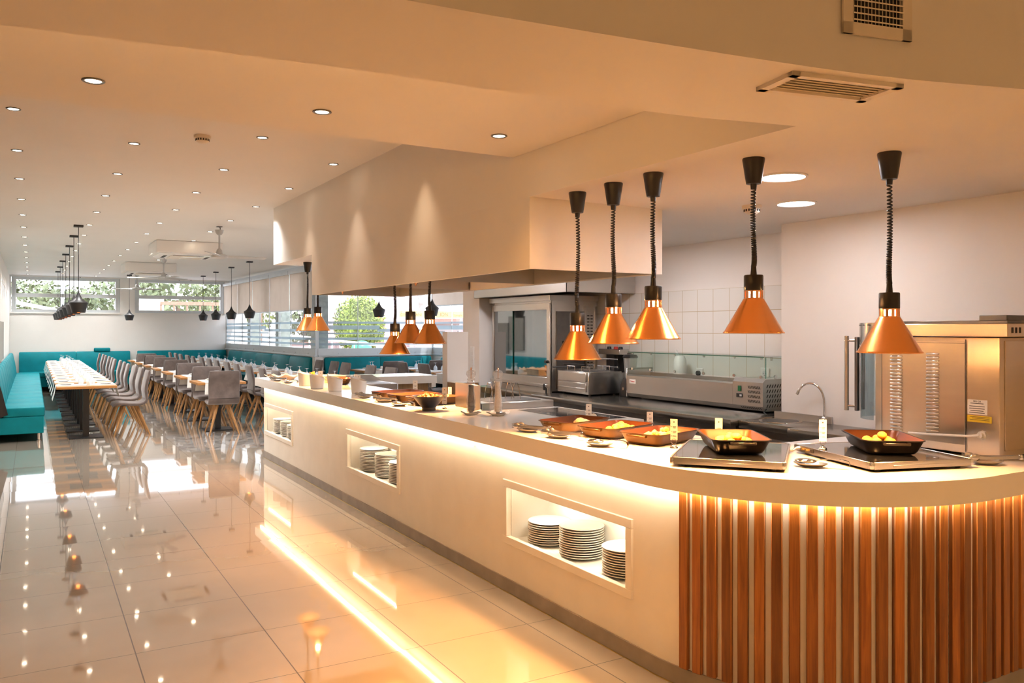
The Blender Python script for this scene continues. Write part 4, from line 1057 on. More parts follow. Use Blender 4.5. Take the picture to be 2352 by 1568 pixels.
# oak cladding on the low wall behind
o = thing('oak_cupboard', 'low oak clad cupboard in front of the white kitchen end wall', 'cupboard', (4.0, 7.80, 0))
obj('carcass', MB().box(-.17, .08, -.10, .13, 0, .965, .002, 1), 'panelw', o)
obj('top_edge', MB().box(-.175, .085, -.105, .13, .965, .972), 'white', o)

# switches and sockets
def plate_(loc, rz, label, mods):
    o = thing('socket_strip', label, 'socket', loc, rz)
    n = len(mods); h = .082
    obj('cover_plate', MB().box(-.041, .041, -.010, 0, -h*n/2, h*n/2, .003, 1), 'white', o)
    for i, m in enumerate(mods):
        z = h*n/2-h*(i+.5)
        if m == 's': obj('rocker', MB().box(-.028, .028, -.014, -.010, z-.028, z+.028, .002, 1), 'white', o)
        if m == 'p':
            q = obj('socket', MB().tube([(0, -.0095, z), (0, -.0115, z)], .021, 20), 'alu', o)
            obj('socket_hole', MB().box(-.012, -.007, -.0125, -.0115, z-.003, z+.003).box(.007, .012, -.0125, -.0115, z-.003, z+.003).box(-.002, .002, -.0125, -.0115, z-.018, z-.012), 'ink', q)
        if m == 'd': obj('data_port', MB().box(-.016, -.005, -.0112, -.010, z-.006, z+.006).box(.005, .016, -.0112, -.010, z-.006, z+.006), 'ink', o)
        if m == 'b': obj('black_plug', MB().tube([(0, -.010, z), (0, -.03, z)], .02, 16), 'black', o)
    return o
plate_((4.089, 7.84, 1.14), -PI/2, 'tall white switch and socket strip at the kitchen wall end', 'sssp d'.replace(' ', ''))
plate_((4.749, 5.06, 1.17), -PI/2, 'white wall socket with black plugs behind the blender', 'b')
plate_((4.749, 4.36, 1.20), -PI/2, 'white wall socket behind the chiller glass near its motor', 'p')

# rotisserie cabinet at the counter end
o = thing('rotisserie_cabinet', 'large warm-lit steel rotisserie cabinet with louvred back on the counter', 'rotisserie', (3.70, 2.05, .951))
W, D = .625, .66
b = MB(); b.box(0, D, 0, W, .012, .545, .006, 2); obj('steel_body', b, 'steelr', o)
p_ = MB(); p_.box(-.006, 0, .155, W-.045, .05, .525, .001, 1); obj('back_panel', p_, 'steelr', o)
obj('panel_seam', MB().box(-.0075, -.004, .150, .153, .02, .535).box(-.0075, -.004, W-.045, W-.043, .02, .535).box(-.0075, -.006, .155, W-.045, .516, .518), 'steeld', o)
for yc in (.31, .50):
    l = MB()
    for k in range(24): l.obox((-.008, yc, .085+.0165*k), (.012, .066, .0085), 0, 0, -.45, .003, 1)
    obj('louvre_column', l, 'steel', o)
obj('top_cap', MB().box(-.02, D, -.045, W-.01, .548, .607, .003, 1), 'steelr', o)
obj('cap_slots', MB().box(.01, .022, -.047, -.045, .565, .59).box(.04, .052, -.047, -.045, .565, .59).box(.07, .082, -.047, -.045, .565, .59), 'vent', o)
obj('top_tray', MB().box(.10, D-.05, .02, W-.02, .607, .622, .002, 1).box(.22, .40, .09, .22, .622, .648, .002, 1), 'steeld', o)
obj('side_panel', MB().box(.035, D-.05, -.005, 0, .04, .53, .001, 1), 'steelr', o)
st = obj('rating_sticker', MB().box(-.0008, 0, .055, .148, .195, .262), 'paper', o)
pr = MB()
for z, w in ((.245, .06), (.232, .07), (.222, .07), (.212, .06), (.203, .07)): pr.box(-.0012, -.0008, .102-w/2, .102+w/2, z-.0015, z+.0015)
obj('print', pr, 'ink', st); text('SER GA', .011, 'ink', st, (-.0012, .1015, .251), (PI/2, 0, -PI/2))
ys_ = obj('warning_sticker', MB().box(-.0008, 0, .035, .148, .160, .190), 'yellow', o)
obj('print', MB().box(-.0012, -.0008, .045, .135, .183, .185).box(-.0012, -.0008, .045, .125, .177, .179).box(-.0012, -.0008, .045, .135, .170, .172), 'ink', ys_)
obj('cable_gland', MB().tube([(0, .075, .105), (-.012, .075, .105)], .020, 8).tube([(-.012, .075, .105), (-.03, .075, .105)], .013, 10), 'porc', o)
obj('power_cable', MB().tube([(-.03, .075, .105), (-.045, .12, .098), (-.03, .30, .085), (-.03, .42, .08)], .0055, 8), 'porc', o)
obj('glass_cylinder', MB().lathe([(.16, .11), (.16, .52)], (.22, W+.05, 0), 40, a0=0., a1=PI+.0), 'cylg', o)
obj('cylinder_crown', MB().lathe([(.161, .50), (.164, .50), (.164, .615), (.161, .615)], (.22, W+.05, 0), 40, closed=True), 'steel', o)
cs = MB()
for k in range(12):
    a = PI*(.05+.9*k/11); cs.obox((.22+.165*math.cos(a), W+.05+.165*math.sin(a), .603), (.002, .018, .004), a)
obj('crown_slots', cs, 'vent', o)
obj('drip_core', MB().lathe([(0, .03), (.07, .03), (.06, .30), (.045, .305), (.045, .36), (0, .36)], (.22, W+.03, 0), 24), 'steeld', o)
obj('spit_rod', MB().tube([(.12, W-.02, .02), (.12, W-.02, .46), (.14, W-.04, .49), (.16, W-.07, .49)], .006, 8), 'gold', o)
hb = MB(); y = W+.22
hb.tube([(.14, y+.055, .14), (.14, y+.055, .545)], .012, 14); hb.tube([(.14, y+.055, .165), (.15, y, .165)], .007, 10); hb.tube([(.14, y+.055, .52), (.15, y, .52)], .007, 10)
obj('door_handle', hb, 'steel', o)
obj('door_rail', MB().box(.14, .165, y-.010, y+.008, .14, .54, .003, 1).box(.165, .18, y-.03, y-.02, .15, .53), 'steeld', o)
for x in (.05, D-.06):
    for y in (.05, W-.05): obj('foot', MB().lathe([(0, 0), (.018, 0), (.018, .013), (0, .013)], (x, y, 0), 12), 'black', o)
# ---------------------------------------------------------------- chairs
def chair_proto():
    o = thing('dining_chair', 'x', 'chair')
    # side profile, x forwards: one sheet that bends from the seat up into the back
    P = [(.235, .425), (.22, .452), (.17, .466), (.10, .462), (.02, .452), (-.06, .447), (-.12, .450), (-.165, .462), (-.195, .488), (-.205, .525), (-.200, .575), (-.192, .63), (-.195, .69), (-.208, .76), (-.225, .83), (-.238, .895), (-.243, .925)]
    def sheet(pts, wid, th, r):
        rings = []
        for i, (x, z) in enumerate(pts):
            a = pts[max(i-1, 0)]; b = pts[min(i+1, len(pts)-1)]
            d = Vector((b[0]-a[0], 0, b[1]-a[1])).normalized(); n = Vector((-d.z, 0, d.x))
            w, t = wid(i), th(i)
            rings.append([Vector((x, 0, z))+n*q+Vector((0, p, 0)) for p, q in rrect(w, t, t*.46, 3)])
        return MB().loft(rings)
    T = .042
    k = 9
    obj('seat', sheet(P[:k+1], lambda i: (.40, .425, .435)[min(i, 2)], lambda i: (.030, .040, T)[min(i, 2)], .02), 'velvet', o, smooth=60)
    m = len(P)-k-1
    obj('backrest', sheet(P[k:], lambda i: (.435 if i < m-1 else (.425 if i == m-1 else .395)), lambda i: T if i < m-1 else (T*.95 if i == m-1 else T*.6), .02), 'velvet', o, smooth=60)
    for sx in (1, -1):
        for sy in (1, -1):
            t = Vector((sx*.075+(.005), sy*.075, .440)); f = Vector((sx*.235-.01, sy*.205, .0))
            ang = math.atan2(sy, sx)
            def ring(c, a, b): return [c+Vector((px, py, 0)) for px, py in [(x*math.cos(ang)-y*math.sin(ang), x*math.sin(ang)+y*math.cos(ang)) for x, y in rrect(a, b, min(a, b)*.25, 1)]]
            obj('leg', MB().loft([ring(f, .020, .016), ring(f.lerp(t, .35), .034, .028), ring(t, .058, .046)]), 'legw', o)
    obj('mounting_plate', MB().box(-.12, .12, -.12, .12, .425, .438), 'blackm', o)
    return o
ch0 = chair_proto(); chused = [False]
def chair(x, y, rz, label, group):
    x += R.uniform(-.015, .015); y += R.uniform(-.02, .02); rz += R.uniform(-.04, .04)
    if not chused[0]: chused[0] = True; o = ch0; o.location = (x, y, 0); o.rotation_euler = (0, 0, rz); o['label'] = label; o['group'] = group; return o
    return dup(ch0, (x, y, 0), rz, label, group)

# ---------------------------------------------------------------- tables and what lies on them
def table_proto():
    o = thing('dining_table', 'x', 'table')
    obj('table_top', MB().box(-.375, .375, -.345, .345, .703, .738, .002, 1), 'tablew', o)
    obj('pedestal', MB().box(-.04, .04, -.04, .04, .012, .70), 'blackm', o)
    obj('top_plate', MB().box(-.2, .2, -.2, .2, .695, .7025), 'blackm', o)
    obj('base_plate', MB().box(-.215, .215, -.215, .215, 0, .013, .003, 1), 'blackm', o)
    return o
tb0 = table_proto(); tbused = [False]
PR = {}
def copy1(key, make, loc, rz=0., sc_=None):
    if key not in PR: o = make(); PR[key] = o
    else: o = PR[key].copy(); C.objects.link(o)
    o.location = loc; o.rotation_euler = (0, 0, rz)
    return o
def stem_glass():
    prof = [(0, .150), (.034, .150), (.034, .148), (.012, .146), (.0042, .139), (.0036, .112), (.006, .100), (.018, .090), (.032, .068), (.037, .045), (.036, .020), (.032, .001), (.0305, .001), (.0345, .022), (.0355, .045), (.030, .066), (.016, .086), (0, .092)]
    return obj('wine_glass', MB().lathe(prof, n=18), 'glass')
def shaker(): return obj('shaker', MB().lathe([(0, 0), (.024, 0), (.022, .05), (.018, .062), (0, .064)], n=16), 'porc')
def side_plate(): return obj('side_plate', MB().lathe([(0, .002), (.05, .002), (.085, .010), (.086, .012), (.05, .006), (0, .006)], n=24), 'porc')
def napkin():
    return obj('napkin', MB().box(-.10, .10, -.045, .045, 0, .006, .002, 1).box(-.095, .10, -.012, .012, .006, .0085, .001, 1), 'linen')
def runner(L, drop_a, drop_b):
    b = MB(); h = .0022; pts = [(-L/2-.045, -drop_a), (-L/2-.018, -drop_a*.5), (-L/2-.004, -.01), (-L/2+.01, .001), (0, .001), (L/2-.01, .001), (L/2+.004, -.01), (L/2+.018, -drop_b*.5), (L/2+.045, -drop_b)]
    wd = lambda z: .20+.02*max(0, -z)/.2
    b.loft([[(x, -wd(z), z), (x, wd(z), z), (x+.0015, wd(z), z+h), (x+.0015, -wd(z), z+h)] for x, z in pts])
    return obj('table_runner', b, 'linen')
def table(x, y, rz, row, k, style):
    lab = 'oak dining table, %s from the buffet in the %s' % (ORD[k], row)
    if not tbused[0]: tbused[0] = True; o = tb0; o.location = (x, y, 0); o.rotation_euler = (0, 0, rz); o['label'] = lab; o['group'] = 'oak tables in the '+row
    else: o = dup(tb0, (x, y, 0), rz, lab, 'oak tables in the '+row)
    c, s = math.cos(rz), math.sin(rz)
    def W(px, py): return (x+c*px-s*py, y+s*px+c*py)
    zt = .7385; where = 'the %s table from the buffet, %s' % (ORD[k], row)
    r = copy1('runner'+style, lambda: runner(.75, .20 if style == 'sofa' else .17, .17), (*W(0, .04), zt), rz)
    tag(r, 'linen runner over ' + where, 'table runner', 'linen runners in the '+row)
    zr = zt+.0033
    for px, py in ((-.055, .10), (.075, -.01)):
        g = copy1('glass', stem_glass, (*W(px+R.uniform(-.02, .02), py+R.uniform(-.02, .02)), zr), 0); tag(g, 'upturned wine glass on ' + where, 'wine glass', 'upturned glasses in the %s, %s table' % (row, ORD[k]))
    q = copy1('shaker', shaker, (*W(.02, -.17), zt), 0); tag(q, 'small white shaker on ' + where, 'shaker', 'white shakers in the '+row)
    for px in (-.25, .25):
        if style == 'mid' and px > 0 and k % 2: pass
        p = copy1('side_plate', side_plate, (*W(px, .05), zr), 0); tag(p, 'side plate, %s of ' % ('inner side' if px < 0 else 'outer side') + where, 'plate', 'side plates in the '+row)
        n = copy1('napkin', napkin, (*W(px, .05), zr+.0125), rz+R.uniform(-.2, .2)+PI/2*(style != 'sofa')*0); tag(n, 'folded napkin, %s of ' % ('inner side' if px < 0 else 'outer side') + where, 'napkin', 'folded napkins in the '+row)
# row along the sofa
for k in range(12):
    y = 13.13+.88*k
    table(.655, y, 0, 'row by the long sofa', k+1, 'sofa')
    chair(1.215, y, PI, 'taupe velvet chair with splayed oak legs, %s from the buffet end facing the long sofa' % ORD[k+1], 'chairs facing the long sofa')
# middle row
for k in range(7):
    y = 13.10+1.60*k
    table(2.44, y, PI/2, 'middle row', k+1, 'mid')
    chair(2.42, y-.49, PI/2, 'taupe velvet chair at the near end of the %s table in the middle row' % ORD[k+1], 'chairs of the middle row')
    if k < 6: chair(2.42, y+.50, -PI/2, 'taupe velvet chair at the far end of the %s table in the middle row' % ORD[k+1], 'chairs of the middle row')
# row by the blinds
for k in range(13):
    y = 12.15+.90*k
    table(3.88, y, 0, 'row by the blinds', k+1, 'win')
    chair(3.33, y, 0, 'taupe velvet aisle chair, %s from the buffet end in the row by the blinds' % ORD[k+1], 'aisle chairs in the row by the blinds')
for k, y in enumerate((12.2, 13.05, 14.3, 15.0)):
    chair(4.66, y, PI, 'taupe velvet chair, %s from the buffet end on the wing side of the blind row' % ORD[k+1], 'wing side chairs')
chair(4.60, 15.75, PI, 'taupe velvet chair beside the end of the teal window bench', 'wing side chairs')
# terrace wing
for k, x in enumerate((5.75, 6.72)):
    table(x, 15.20, PI/2, 'terrace wing', k+1, 'win')
    chair(x+.12, 14.72, PI/2, 'taupe velvet chair, %s along the terrace wing bench' % ('first' if not k else 'second'), 'terrace wing chairs')
for k, y in enumerate((13.15, 14.05)):
    table(6.62, y, 0, 'terrace wing', k+3, 'win')
    chair(6.12, y, 0, 'taupe velvet chair, %s along the wing end bench' % ('first' if not k else 'second'), 'terrace wing chairs')

# ---------------------------------------------------------------- teal benches
def bench(name, label, loc, rz, L, nseg, depth=.62, tuft=True, legs=True, group='teal upholstered wall benches', seat_h=.47, back_h=.955):
    """x runs along the wall, the back stands at y = 0 and the seat faces -y"""
    o = thing(name, label, 'bench', loc, rz, group)
    seg = L/nseg
    s = MB()
    for i in range(nseg): s.box(i*seg+.001, (i+1)*seg-.001, -depth, -.14, seat_h-.13, seat_h, .022, 3)
    obj('seat', s, 'teal', o, smooth=50)
    bk = MB()
    for i in range(nseg):
        x0, x1 = i*seg+.0015, (i+1)*seg-.0015
        def R_(x, ins): return [(x, y, z) for y, z in ((-.17+ins, seat_h-.10), (-.10, seat_h-.10), (-.005, seat_h+.0), (-.005, back_h-.03), (-.02, back_h-ins), (-.06, back_h-ins), (-.085, back_h-.03-ins), (-.125+ins, (seat_h+back_h)/2))]
        bk.loft([R_(x0, .012), R_(x0+.018, 0), R_(x1-.018, 0), R_(x1, .012)])
    obj('backrest', bk, 'teal', o, smooth=45)
    obj('plinth', MB().box(0.004, L-.004, -depth+.012, -.02, .11, seat_h-.131, .006, 1), 'teal', o)
    if tuft:
        b = MB()
        n = max(2, int(L/.27))
        for r, (zz, yy) in enumerate(((back_h-.10, -.094), (back_h-.27, -.117))):
            for i in range(n): b.ball(((i+.5+.0*r)*L/n, yy, zz), .013, 1, (1, .5, 1))
        obj('tufting_button', b, 'teald', o)
    if legs:
        n = max(2, int(L/2.2)+1)
        for i in range(n):
            x = .12+(L-.24)*i/(n-1)
            obj('leg', MB().lathe([(0, 0), (.034, 0), (.034, .008), (.025, .012), (.025, .11), (0, .11)], (x, -depth+.07, 0), 14), 'chrome', o)
    return o
# long sofa along the wall: x axis of the bench runs towards the buffet end
lb = bench('wall_bench', 'long teal leather sofa bench along the plain wall beside the set tables', (XL+.005, 12.93, 0), PI/2, 10.1, 12, .63, tuft=False)
obj('end_panel', MB().loft([[(x, y, z) for y, z in ((-.20, .38), (-.005, .30), (-.005, .955), (-.06, .955), (-.13, .70))] for x in (-.02, -.001)]), 'black', lb, label='black upholstered end panel')
bench('wall_bench', 'teal buttoned bench under the far windows, beside the long sofa', (XL+.20, YF-.014, 0), 0, 2.50, 2, .60)
bench('wall_bench', 'teal buttoned bench in the far corner under the blinds', (2.38, YF-.014, 0), 0, 2.25, 2, .60)
bl = GL-.75
pA = G(.70, .03, 0); rzb = gang        # along the glazing, seat towards the room
bench('wall_bench', 'long teal deep-buttoned bench under the lowered blinds', pA, gang, bl, 5, .56)
bench('wall_bench', 'teal buttoned bench under the terrace wing glass', (5.06, 16.17, 0), 0, 2.33, 2, .58)
bench('wall_bench', 'teal buttoned bench along the wing end glazing', (7.44, 15.55, 0), -PI/2, 6.0, 6, .58)
t = obj('teal_cushion', MB().box(-.19, .19, -.05, .05, 0, .10, .03, 3), 'teal', None, (1.55, YF-.065, .945)); tag(t, 'small teal bolster lying on the far bench back', 'cushion')

# wall art on the plain wall
for (a, b, z0, z1, lab) in ((15.35, 17.62, .99, 1.66, 'wide grey striped canvas print on the plain wall above the long sofa'), (14.72, 15.31, 1.08, 1.80, 'narrow grey striped canvas print on the plain wall above the long sofa')):
    o = thing('wall_print', lab, 'picture', (XL, (a+b)/2, (z0+z1)/2))
    obj('canvas', MB().box(0.001, .03, -(b-a)/2, (b-a)/2, -(z1-z0)/2, (z1-z0)/2), 'art', o)
    obj('frame', MB().box(.0, .034, -(b-a)/2-.006, -(b-a)/2-.0005, -(z1-z0)/2, (z1-z0)/2).box(.0, .034, (b-a)/2+.0005, (b-a)/2+.006, -(z1-z0)/2, (z1-z0)/2), 'black', o)

# ---------------------------------------------------------------- pendants
def pendant_proto(Hd):
    o = thing('pendant_lamp', 'x', 'pendant lamp')
    prof = [(.078, 0), (.112, .128), (.110, .133), (.096, .142), (.066, .163), (.042, .190), (.025, .222), (.013, .255), (.006, .275), (.0, .277)]
    b = MB().lathe(prof, n=40)
    for f in [f for f in b.bm.faces if len(f.verts) > 6 and f.calc_center_median().z < .01]: b.bm.faces.remove(f)
    obj('shade', b, 'pend', o, smooth=30)
    i = MB().lathe([(.0765, .001), (.110, .127), (.09, .14), (.03, .17), (0, .175)], n=32)
    for f in [f for f in i.bm.faces if len(f.verts) > 6 and f.calc_center_median().z < .01]: i.bm.faces.remove(f)
    obj('shade_lining', i, 'coppol', o, smooth=30)
    obj('bulb', MB().ball((0, 0, .075), .030, 2), 'e_pend', o)
    obj('cord', MB().tube([(0, 0, .274), (0, 0, Hd-.02)], .0045, 8), 'black', o)
    obj('ceiling_cap', MB().box(-.055, .055, -.055, .055, Hd-.026, Hd, .004, 2), 'pend', o)
    return o
ZP = 1.74
pn0 = pendant_proto(HC-ZP); pnused = [False]
def pend(x, y, label, group):
    if not pnused[0]: pnused[0] = True; o = pn0; o.location = (x, y, ZP); o['label'] = label; o['group'] = group
    else: dup(pn0, (x, y, ZP), 0, label, group)
for k, y in enumerate((11.92, 13.28, 14.92, 16.62, 18.3, 20.05, 21.75)):
    pend(.51, y, 'black pinched-neck pendant lamp, %s from the buffet end over the sofa row' % ORD[k+1], 'black pendants over the sofa row')
pend(2.064, 22.27, 'black pinched-neck pendant lamp hanging alone between the far windows', 'single black pendant')
for k, y in enumerate((16.61, 18.33, 20.06, 21.71)):
    pend(3.70, y, 'black pinched-neck pendant lamp, %s from the buffet end near the blinds' % ORD[k+1], 'black pendants near the blinds')
pend(5.30, 13.75, 'black pinched-neck pendant lamp before the round green tree', 'black pendants in the wing'); pend(5.55, 12.05, 'black pinched-neck pendant lamp half hidden behind a copper heat lamp', 'black pendants in the wing')

# ---------------------------------------------------------------- fans and air conditioners
def fan(x, y, rz, label):
    o = thing('ceiling_fan', label, 'ceiling fan', (x, y, HC), rz, 'white ceiling fans')
    obj('hook', MB().tube([(0, 0, 0), (.012, 0, -.02), (.012, 0, -.04), (0, 0, -.055)], .006, 8).box(-.03, .03, -.03, .03, -.008, 0), 'steeld', o)
    obj('upper_cup', MB().lathe([(0, -.045), (.055, -.045), (.048, -.08), (.032, -.105), (.012, -.115), (0, -.115)], n=24), 'fan', o)
    obj('down_rod', MB().tube([(0, 0, -.10), (0, 0, -.32)], .011, 12), 'fan', o)
    obj('lower_cup', MB().lathe([(0, -.29), (.02, -.29), (.034, -.31), (.045, -.355), (0, -.36)], n=24), 'fan', o)
    obj('motor', MB().lathe([(0, -.355), (.05, -.357), (.10, -.372), (.112, -.388), (.105, -.405), (.06, -.425), (0, -.43)], n=32), 'fan', o)
    for k in range(3):
        a = 2*PI*k/3
        b = MB(); b.T = Matrix.Rotation(a, 4, 'Z')
        b.loft([[(x_, y_, z_) for x_, y_, z_ in ((r, -w, -.386+.010), (r, w, -.386-.010), (r, w, -.389-.010), (r, -w, -.389+.010))] for r, w in ((.10, .018), (.16, .03), (.22, .055), (.60, .062), (.62, .05))])
        obj('blade', b, 'fan', o)
fan(2.10, 11.15, .15, 'white three blade ceiling fan closest to the bulkhead')
fan(2.10, 16.41, .75, 'white three blade ceiling fan between the air conditioner boxes')
fan(2.12, 21.1, .5, 'white three blade ceiling fan by the far windows')
def cassette(x, y, label):
    o = thing('air_conditioner', label, 'air conditioner', (x, y, HC-.004), 0, 'boxed ceiling air conditioners')
    obj('plaster_box', MB().box(-.475, .475, -.475, .475, -.175, 0, .003, 1), 'ceil', o)
    obj('grille_panel', MB().loft([[(a*s, b*s, z) for a, b in ((-.42, -.42), (.42, -.42), (.42, .42), (-.42, .42))] for s, z in ((1, -.175), (1, -.185), (.9, -.205))]), 'white', o)
    obj('centre_cover', MB().box(-.25, .25, -.25, .25, -.218, -.204, .006, 1), 'grille', o)
    v = MB()
    for a in range(4):
        v.T = Matrix.Rotation(a*PI/2, 4, 'Z'); v.obox((0, -.315, -.2055), (.44, .05, .004))
    obj('air_slot', v, 'vent', o)
cassette(2.07, 13.72, 'white air conditioner box on the ceiling nearer the buffet'); cassette(2.06, 18.37, 'white air conditioner box on the ceiling nearer the far windows')
for k, (x, y) in enumerate(((.75, YF-.02), (1.05, YF-.02), (3.42, YF-.02), (3.72, YF-.02))):
    t = obj('window_stopper', MB().ball((0, 0, 0), .012, 2), 'blackm', None, (x, y, 2.845)); tag(t, 'tiny dark window stop above the far glass, %s from the sofa wall' % ORD[k+1], 'window stop')

# ---------------------------------------------------------------- outside
m_ground = plain('terrace_paving', (.40, .32, .29), .8, noise=.15, scale=.8)
m_leaf = plain('leaf_green', (.20, .26, .03), .55, noise=.6, scale=1.2)
m_leafb = plain('leaf_olive', (.15, .18, .085), .6, noise=.5, scale=.8)
m_bark = plain('bark', (.16, .11, .08), .8, noise=.3)
m_bark2 = plain('palm_bark', (.34, .31, .28), .9, noise=.3, scale=5.)
m_pink = plain('parasol_cloth', (.52, .38, .37), .8, noise=.05)
m_board = plain('menu_board_white', (.52, .40, .48), .6, noise=.03)
m_ban = plain('banner_yellow', (.55, .40, .17), .7, noise=.06)
m_green = plain('slide_green', (.06, .40, .18), .4, noise=.1)
m_brick = plain('terracotta', (.42, .18, .14), .7, noise=.15)
g = struct('ground_terrace', MB().box(-60, 80, YF+.35, 110, -.35, -.2).box(7.7, 80, -40, YF+.34, -.35, -.2).box(5.1, 7.69, 16.45, YF+.34, -.35, -.2), m_ground)
def tree(label, loc, rx, rz_, n, mat, size, seed, trunk=True, core=True, zc=None):
    o = thing('tree', label, 'tree', loc, 0, 'trees beyond the glass')
    rr = random.Random(seed); b = MB(); zc = zc or rz_+(1.2 if trunk else .1)
    for i in range(n):
        v = Vector((rr.gauss(0, 1), rr.gauss(0, 1), rr.gauss(0, 1))).normalized()*(rr.uniform(.72, 1.03))
        c = Vector((v.x*rx, v.y*rx, zc+v.z*rz_))
        a = Vector((rr.gauss(0, 1), rr.gauss(0, 1), rr.gauss(0, 1))).normalized(); d = a.cross(v).normalized() if a.cross(v).length > .01 else Vector((1, 0, 0)); s = size*rr.uniform(.6, 1.3)
        e = a*s; f = d*s*.55
        b.quad(c-e, c-f, c+e, c+f)
    obj('foliage', b, mat, o, smooth=0)['kind'] = 'stuff'
    if core: obj('inner_foliage', MB().ball((0, 0, zc), 1, 3, (rx*.80, rx*.80, rz_*.80)), mat, o)
    if trunk: obj('trunk', MB().tube([(0, 0, 0), (.05, 0, zc-rz_*.4), (0, .05, zc)], [.16, .13, .08], 8), m_bark, o)
    return o
tree('round clipped green tree behind the wing glass', (9.52, 26.5, -.2), .86, 1.0, 7000, m_leaf, .05, 1, False, True, 1.90)
tree('pale loose tree beside the round clipped tree', (9.5, 33.0, -.2), 1.0, 1.2, 900, m_leafb, .12, 2, True, False, 2.2)
for k, (x, y, rx, rz_, lab) in enumerate(((-.6, 45, 2.6, 1.5, 'airy olive tree seen in the sofa side far window'), (4.3, 47, 2.4, 1.7, 'airy olive tree filling the corner of the sofa side far window'), (6.0, 42, 2.2, 1.9, 'tall airy tree at the edge of the second far window'), (9.8, 48, 2.6, 1.7, 'dense green tree in the middle of the second far window'), (1.6, 52, 2.4, 1.5, 'thin olive tree between the two far windows'))):
    tree(lab, (x, y, -.2), rx, rz_, 1500, m_leafb if k != 3 else m_leaf, .15, 20+k, True, False)
tree('low green hedge bush behind the terrace railing', (12.4, 35.5, -.2), 2.2, .9, 1800, m_leaf, .10, 40, False)
for k, (x, y, h, lab) in enumerate(((9.07, 28.2, 2.65, 'pink closed parasol beside the round clipped tree'), (11.7, 27.0, 3.1, 'pale closed parasol behind the centre heat lamps'), (13.8, 27.0, 2.9, 'pale closed parasol behind the yellow banner end'))):
    o = thing('closed_parasol', lab, 'parasol', (x, y, -.2), 0, 'closed parasols on the terrace')
    r_ = [[(q*(1+.15*math.cos(8*a))*math.cos(a), q*(1+.15*math.cos(8*a))*math.sin(a), z) for a in [2*PI*i/48 for i in range(48)]] for q, z in ((.30, .9), (.27, 1.3), (.17, h-.35), (.05, h))]
    obj('folded_cloth', MB().loft(r_), m_pink, o); obj('pole', MB().tube([(0, 0, 0), (0, 0, h+.1)], .025, 8), 'white', o)
o = thing('menu_board', 'tall pale menu board behind the wing glass', 'sign board', (10.75, 26.4, -.2), -.3)
obj('board', MB().box(-.36, .36, -.02, .02, .9, 3.0), m_board, o); obj('post', MB().box(-.03, .03, -.02, .02, 0, .7), 'alu', o)
b = MB()
for k in range(9): b.box(-.30 if k % 2 else -.1, .2 if k % 2 else .30, -.022, -.02, 1.2+.19*k, 1.225+.19*k)
obj('printed_lines', b, plain('pale_print', (.50, .40, .52), .7, noise=.1), o)
o = thing('banner', 'yellow hand lettered banner stretched across the terrace', 'banner', (10.15, 22.0, 0), 0)
obj('cloth', MB().box(-1.05, 1.10, -.01, .01, 1.86, 2.05), m_ban, o)
m_let = plain('banner_letters', (.28, .09, .02), .7, noise=.1); M['let'] = m_let
for tx, px, sz in (('GEN', -.92, .11), ('ANI', -.45, .12), ('ION', .36, .145), ('Tonight', .82, .10)):
    text(tx, sz, 'let', o, (px, -.012, 1.905), (PI/2, 0, 0))
for x in (-1.03, 1.08): obj('post', MB().box(x-.025, x+.025, .012, .05, -.2, 2.1), 'alu', o)
o = thing('palm', 'grey palm trunk on the terrace behind the yellow banner', 'palm tree', (12.5, 28.2, -.2))
b = MB(); b.lathe([(.16+.012*(k % 2), .12*k) for k in range(34)], n=14); obj('trunk', b, m_bark2, o)
o = thing('terrace_wall', 'low pink rendered terrace wall behind the railing', 'garden wall', (11.5, 30.5, -.2))
obj('render', MB().box(-3.5, 4.5, -.1, .1, 0, 1.15), m_pink, o); obj('coping', MB().box(-3.55, 4.55, -.14, .14, 1.15, 1.22), m_brick, o)
o = thing('play_tent', 'round bright green play shell on the terrace', 'play shell', (8.80, 24.3, -.2), .3)
b = MB().ball((0, 0, 1.12), .34, 3, (1, .8, .75)); obj('shell', b, m_green, o); obj('stand', MB().box(-.25, .25, -.2, .2, 0, 1.0), m_green, o)
o = thing('terrace_railing', 'white sloping railing on the terrace outside', 'railing', (7.6, 23.5, -.2), -.25)
b = MB()
for z in (.9, 1.25): b.tube([(-2.6, 0, z+.45), (2.6, 0, z-.15)], .035, 8)
for i in range(9): b.tube([(-2.6+.65*i, 0, 0), (-2.6+.65*i, 0, 1.66-.075*i)], .02, 6)
obj('rails', b, 'white', o)
for k, (x, y, lab) in enumerate(((5.02, 22.0, 'greenish concrete column outside the blinds, farther one'), (5.11, 19.5, 'greenish concrete column outside the blinds, closer one'), (5.14, 16.72, 'wide greenish concrete column at the glass corner'))):
    t = obj('column', MB().box(-.14, .14, -.14, .14, 0, 3.05, .004, 1), 'concrete', None, (x, y, -.2)); tag(t, lab, 'column', 'concrete columns outside'); t['kind'] = 'thing'
t = thing('terrace_building', 'low pale terrace building with terracotta roof edge', 'building', (17.5, 42.0, -.2), -.3)
obj('wall', MB().box(-5, 5, 0, 4, 0, 2.0), plain('render_pale', (.5, .44, .42), .8, noise=.05), t); obj('roof', MB().box(-5.3, 5.3, -.5, 4.4, 2.0, 2.3), m_brick, t)
b = MB()
for i in range(6): b.box(-4.4+1.5*i, -3.6+1.5*i, -.03, 0, .7, 1.6)
obj('window_panes', b, 'steeld', t)
o = thing('roof_truss', 'white sloping metal roof truss outside the sofa side window', 'roof truss', (-1.0, 30.5, 0))
b = MB(); b.tube([(-1.2, 0, 2.75), (2.5, 0, 1.95)], .06, 8); b.tube([(-1.2, 0, 2.35), (1.8, 0, 1.9)], .04, 8)
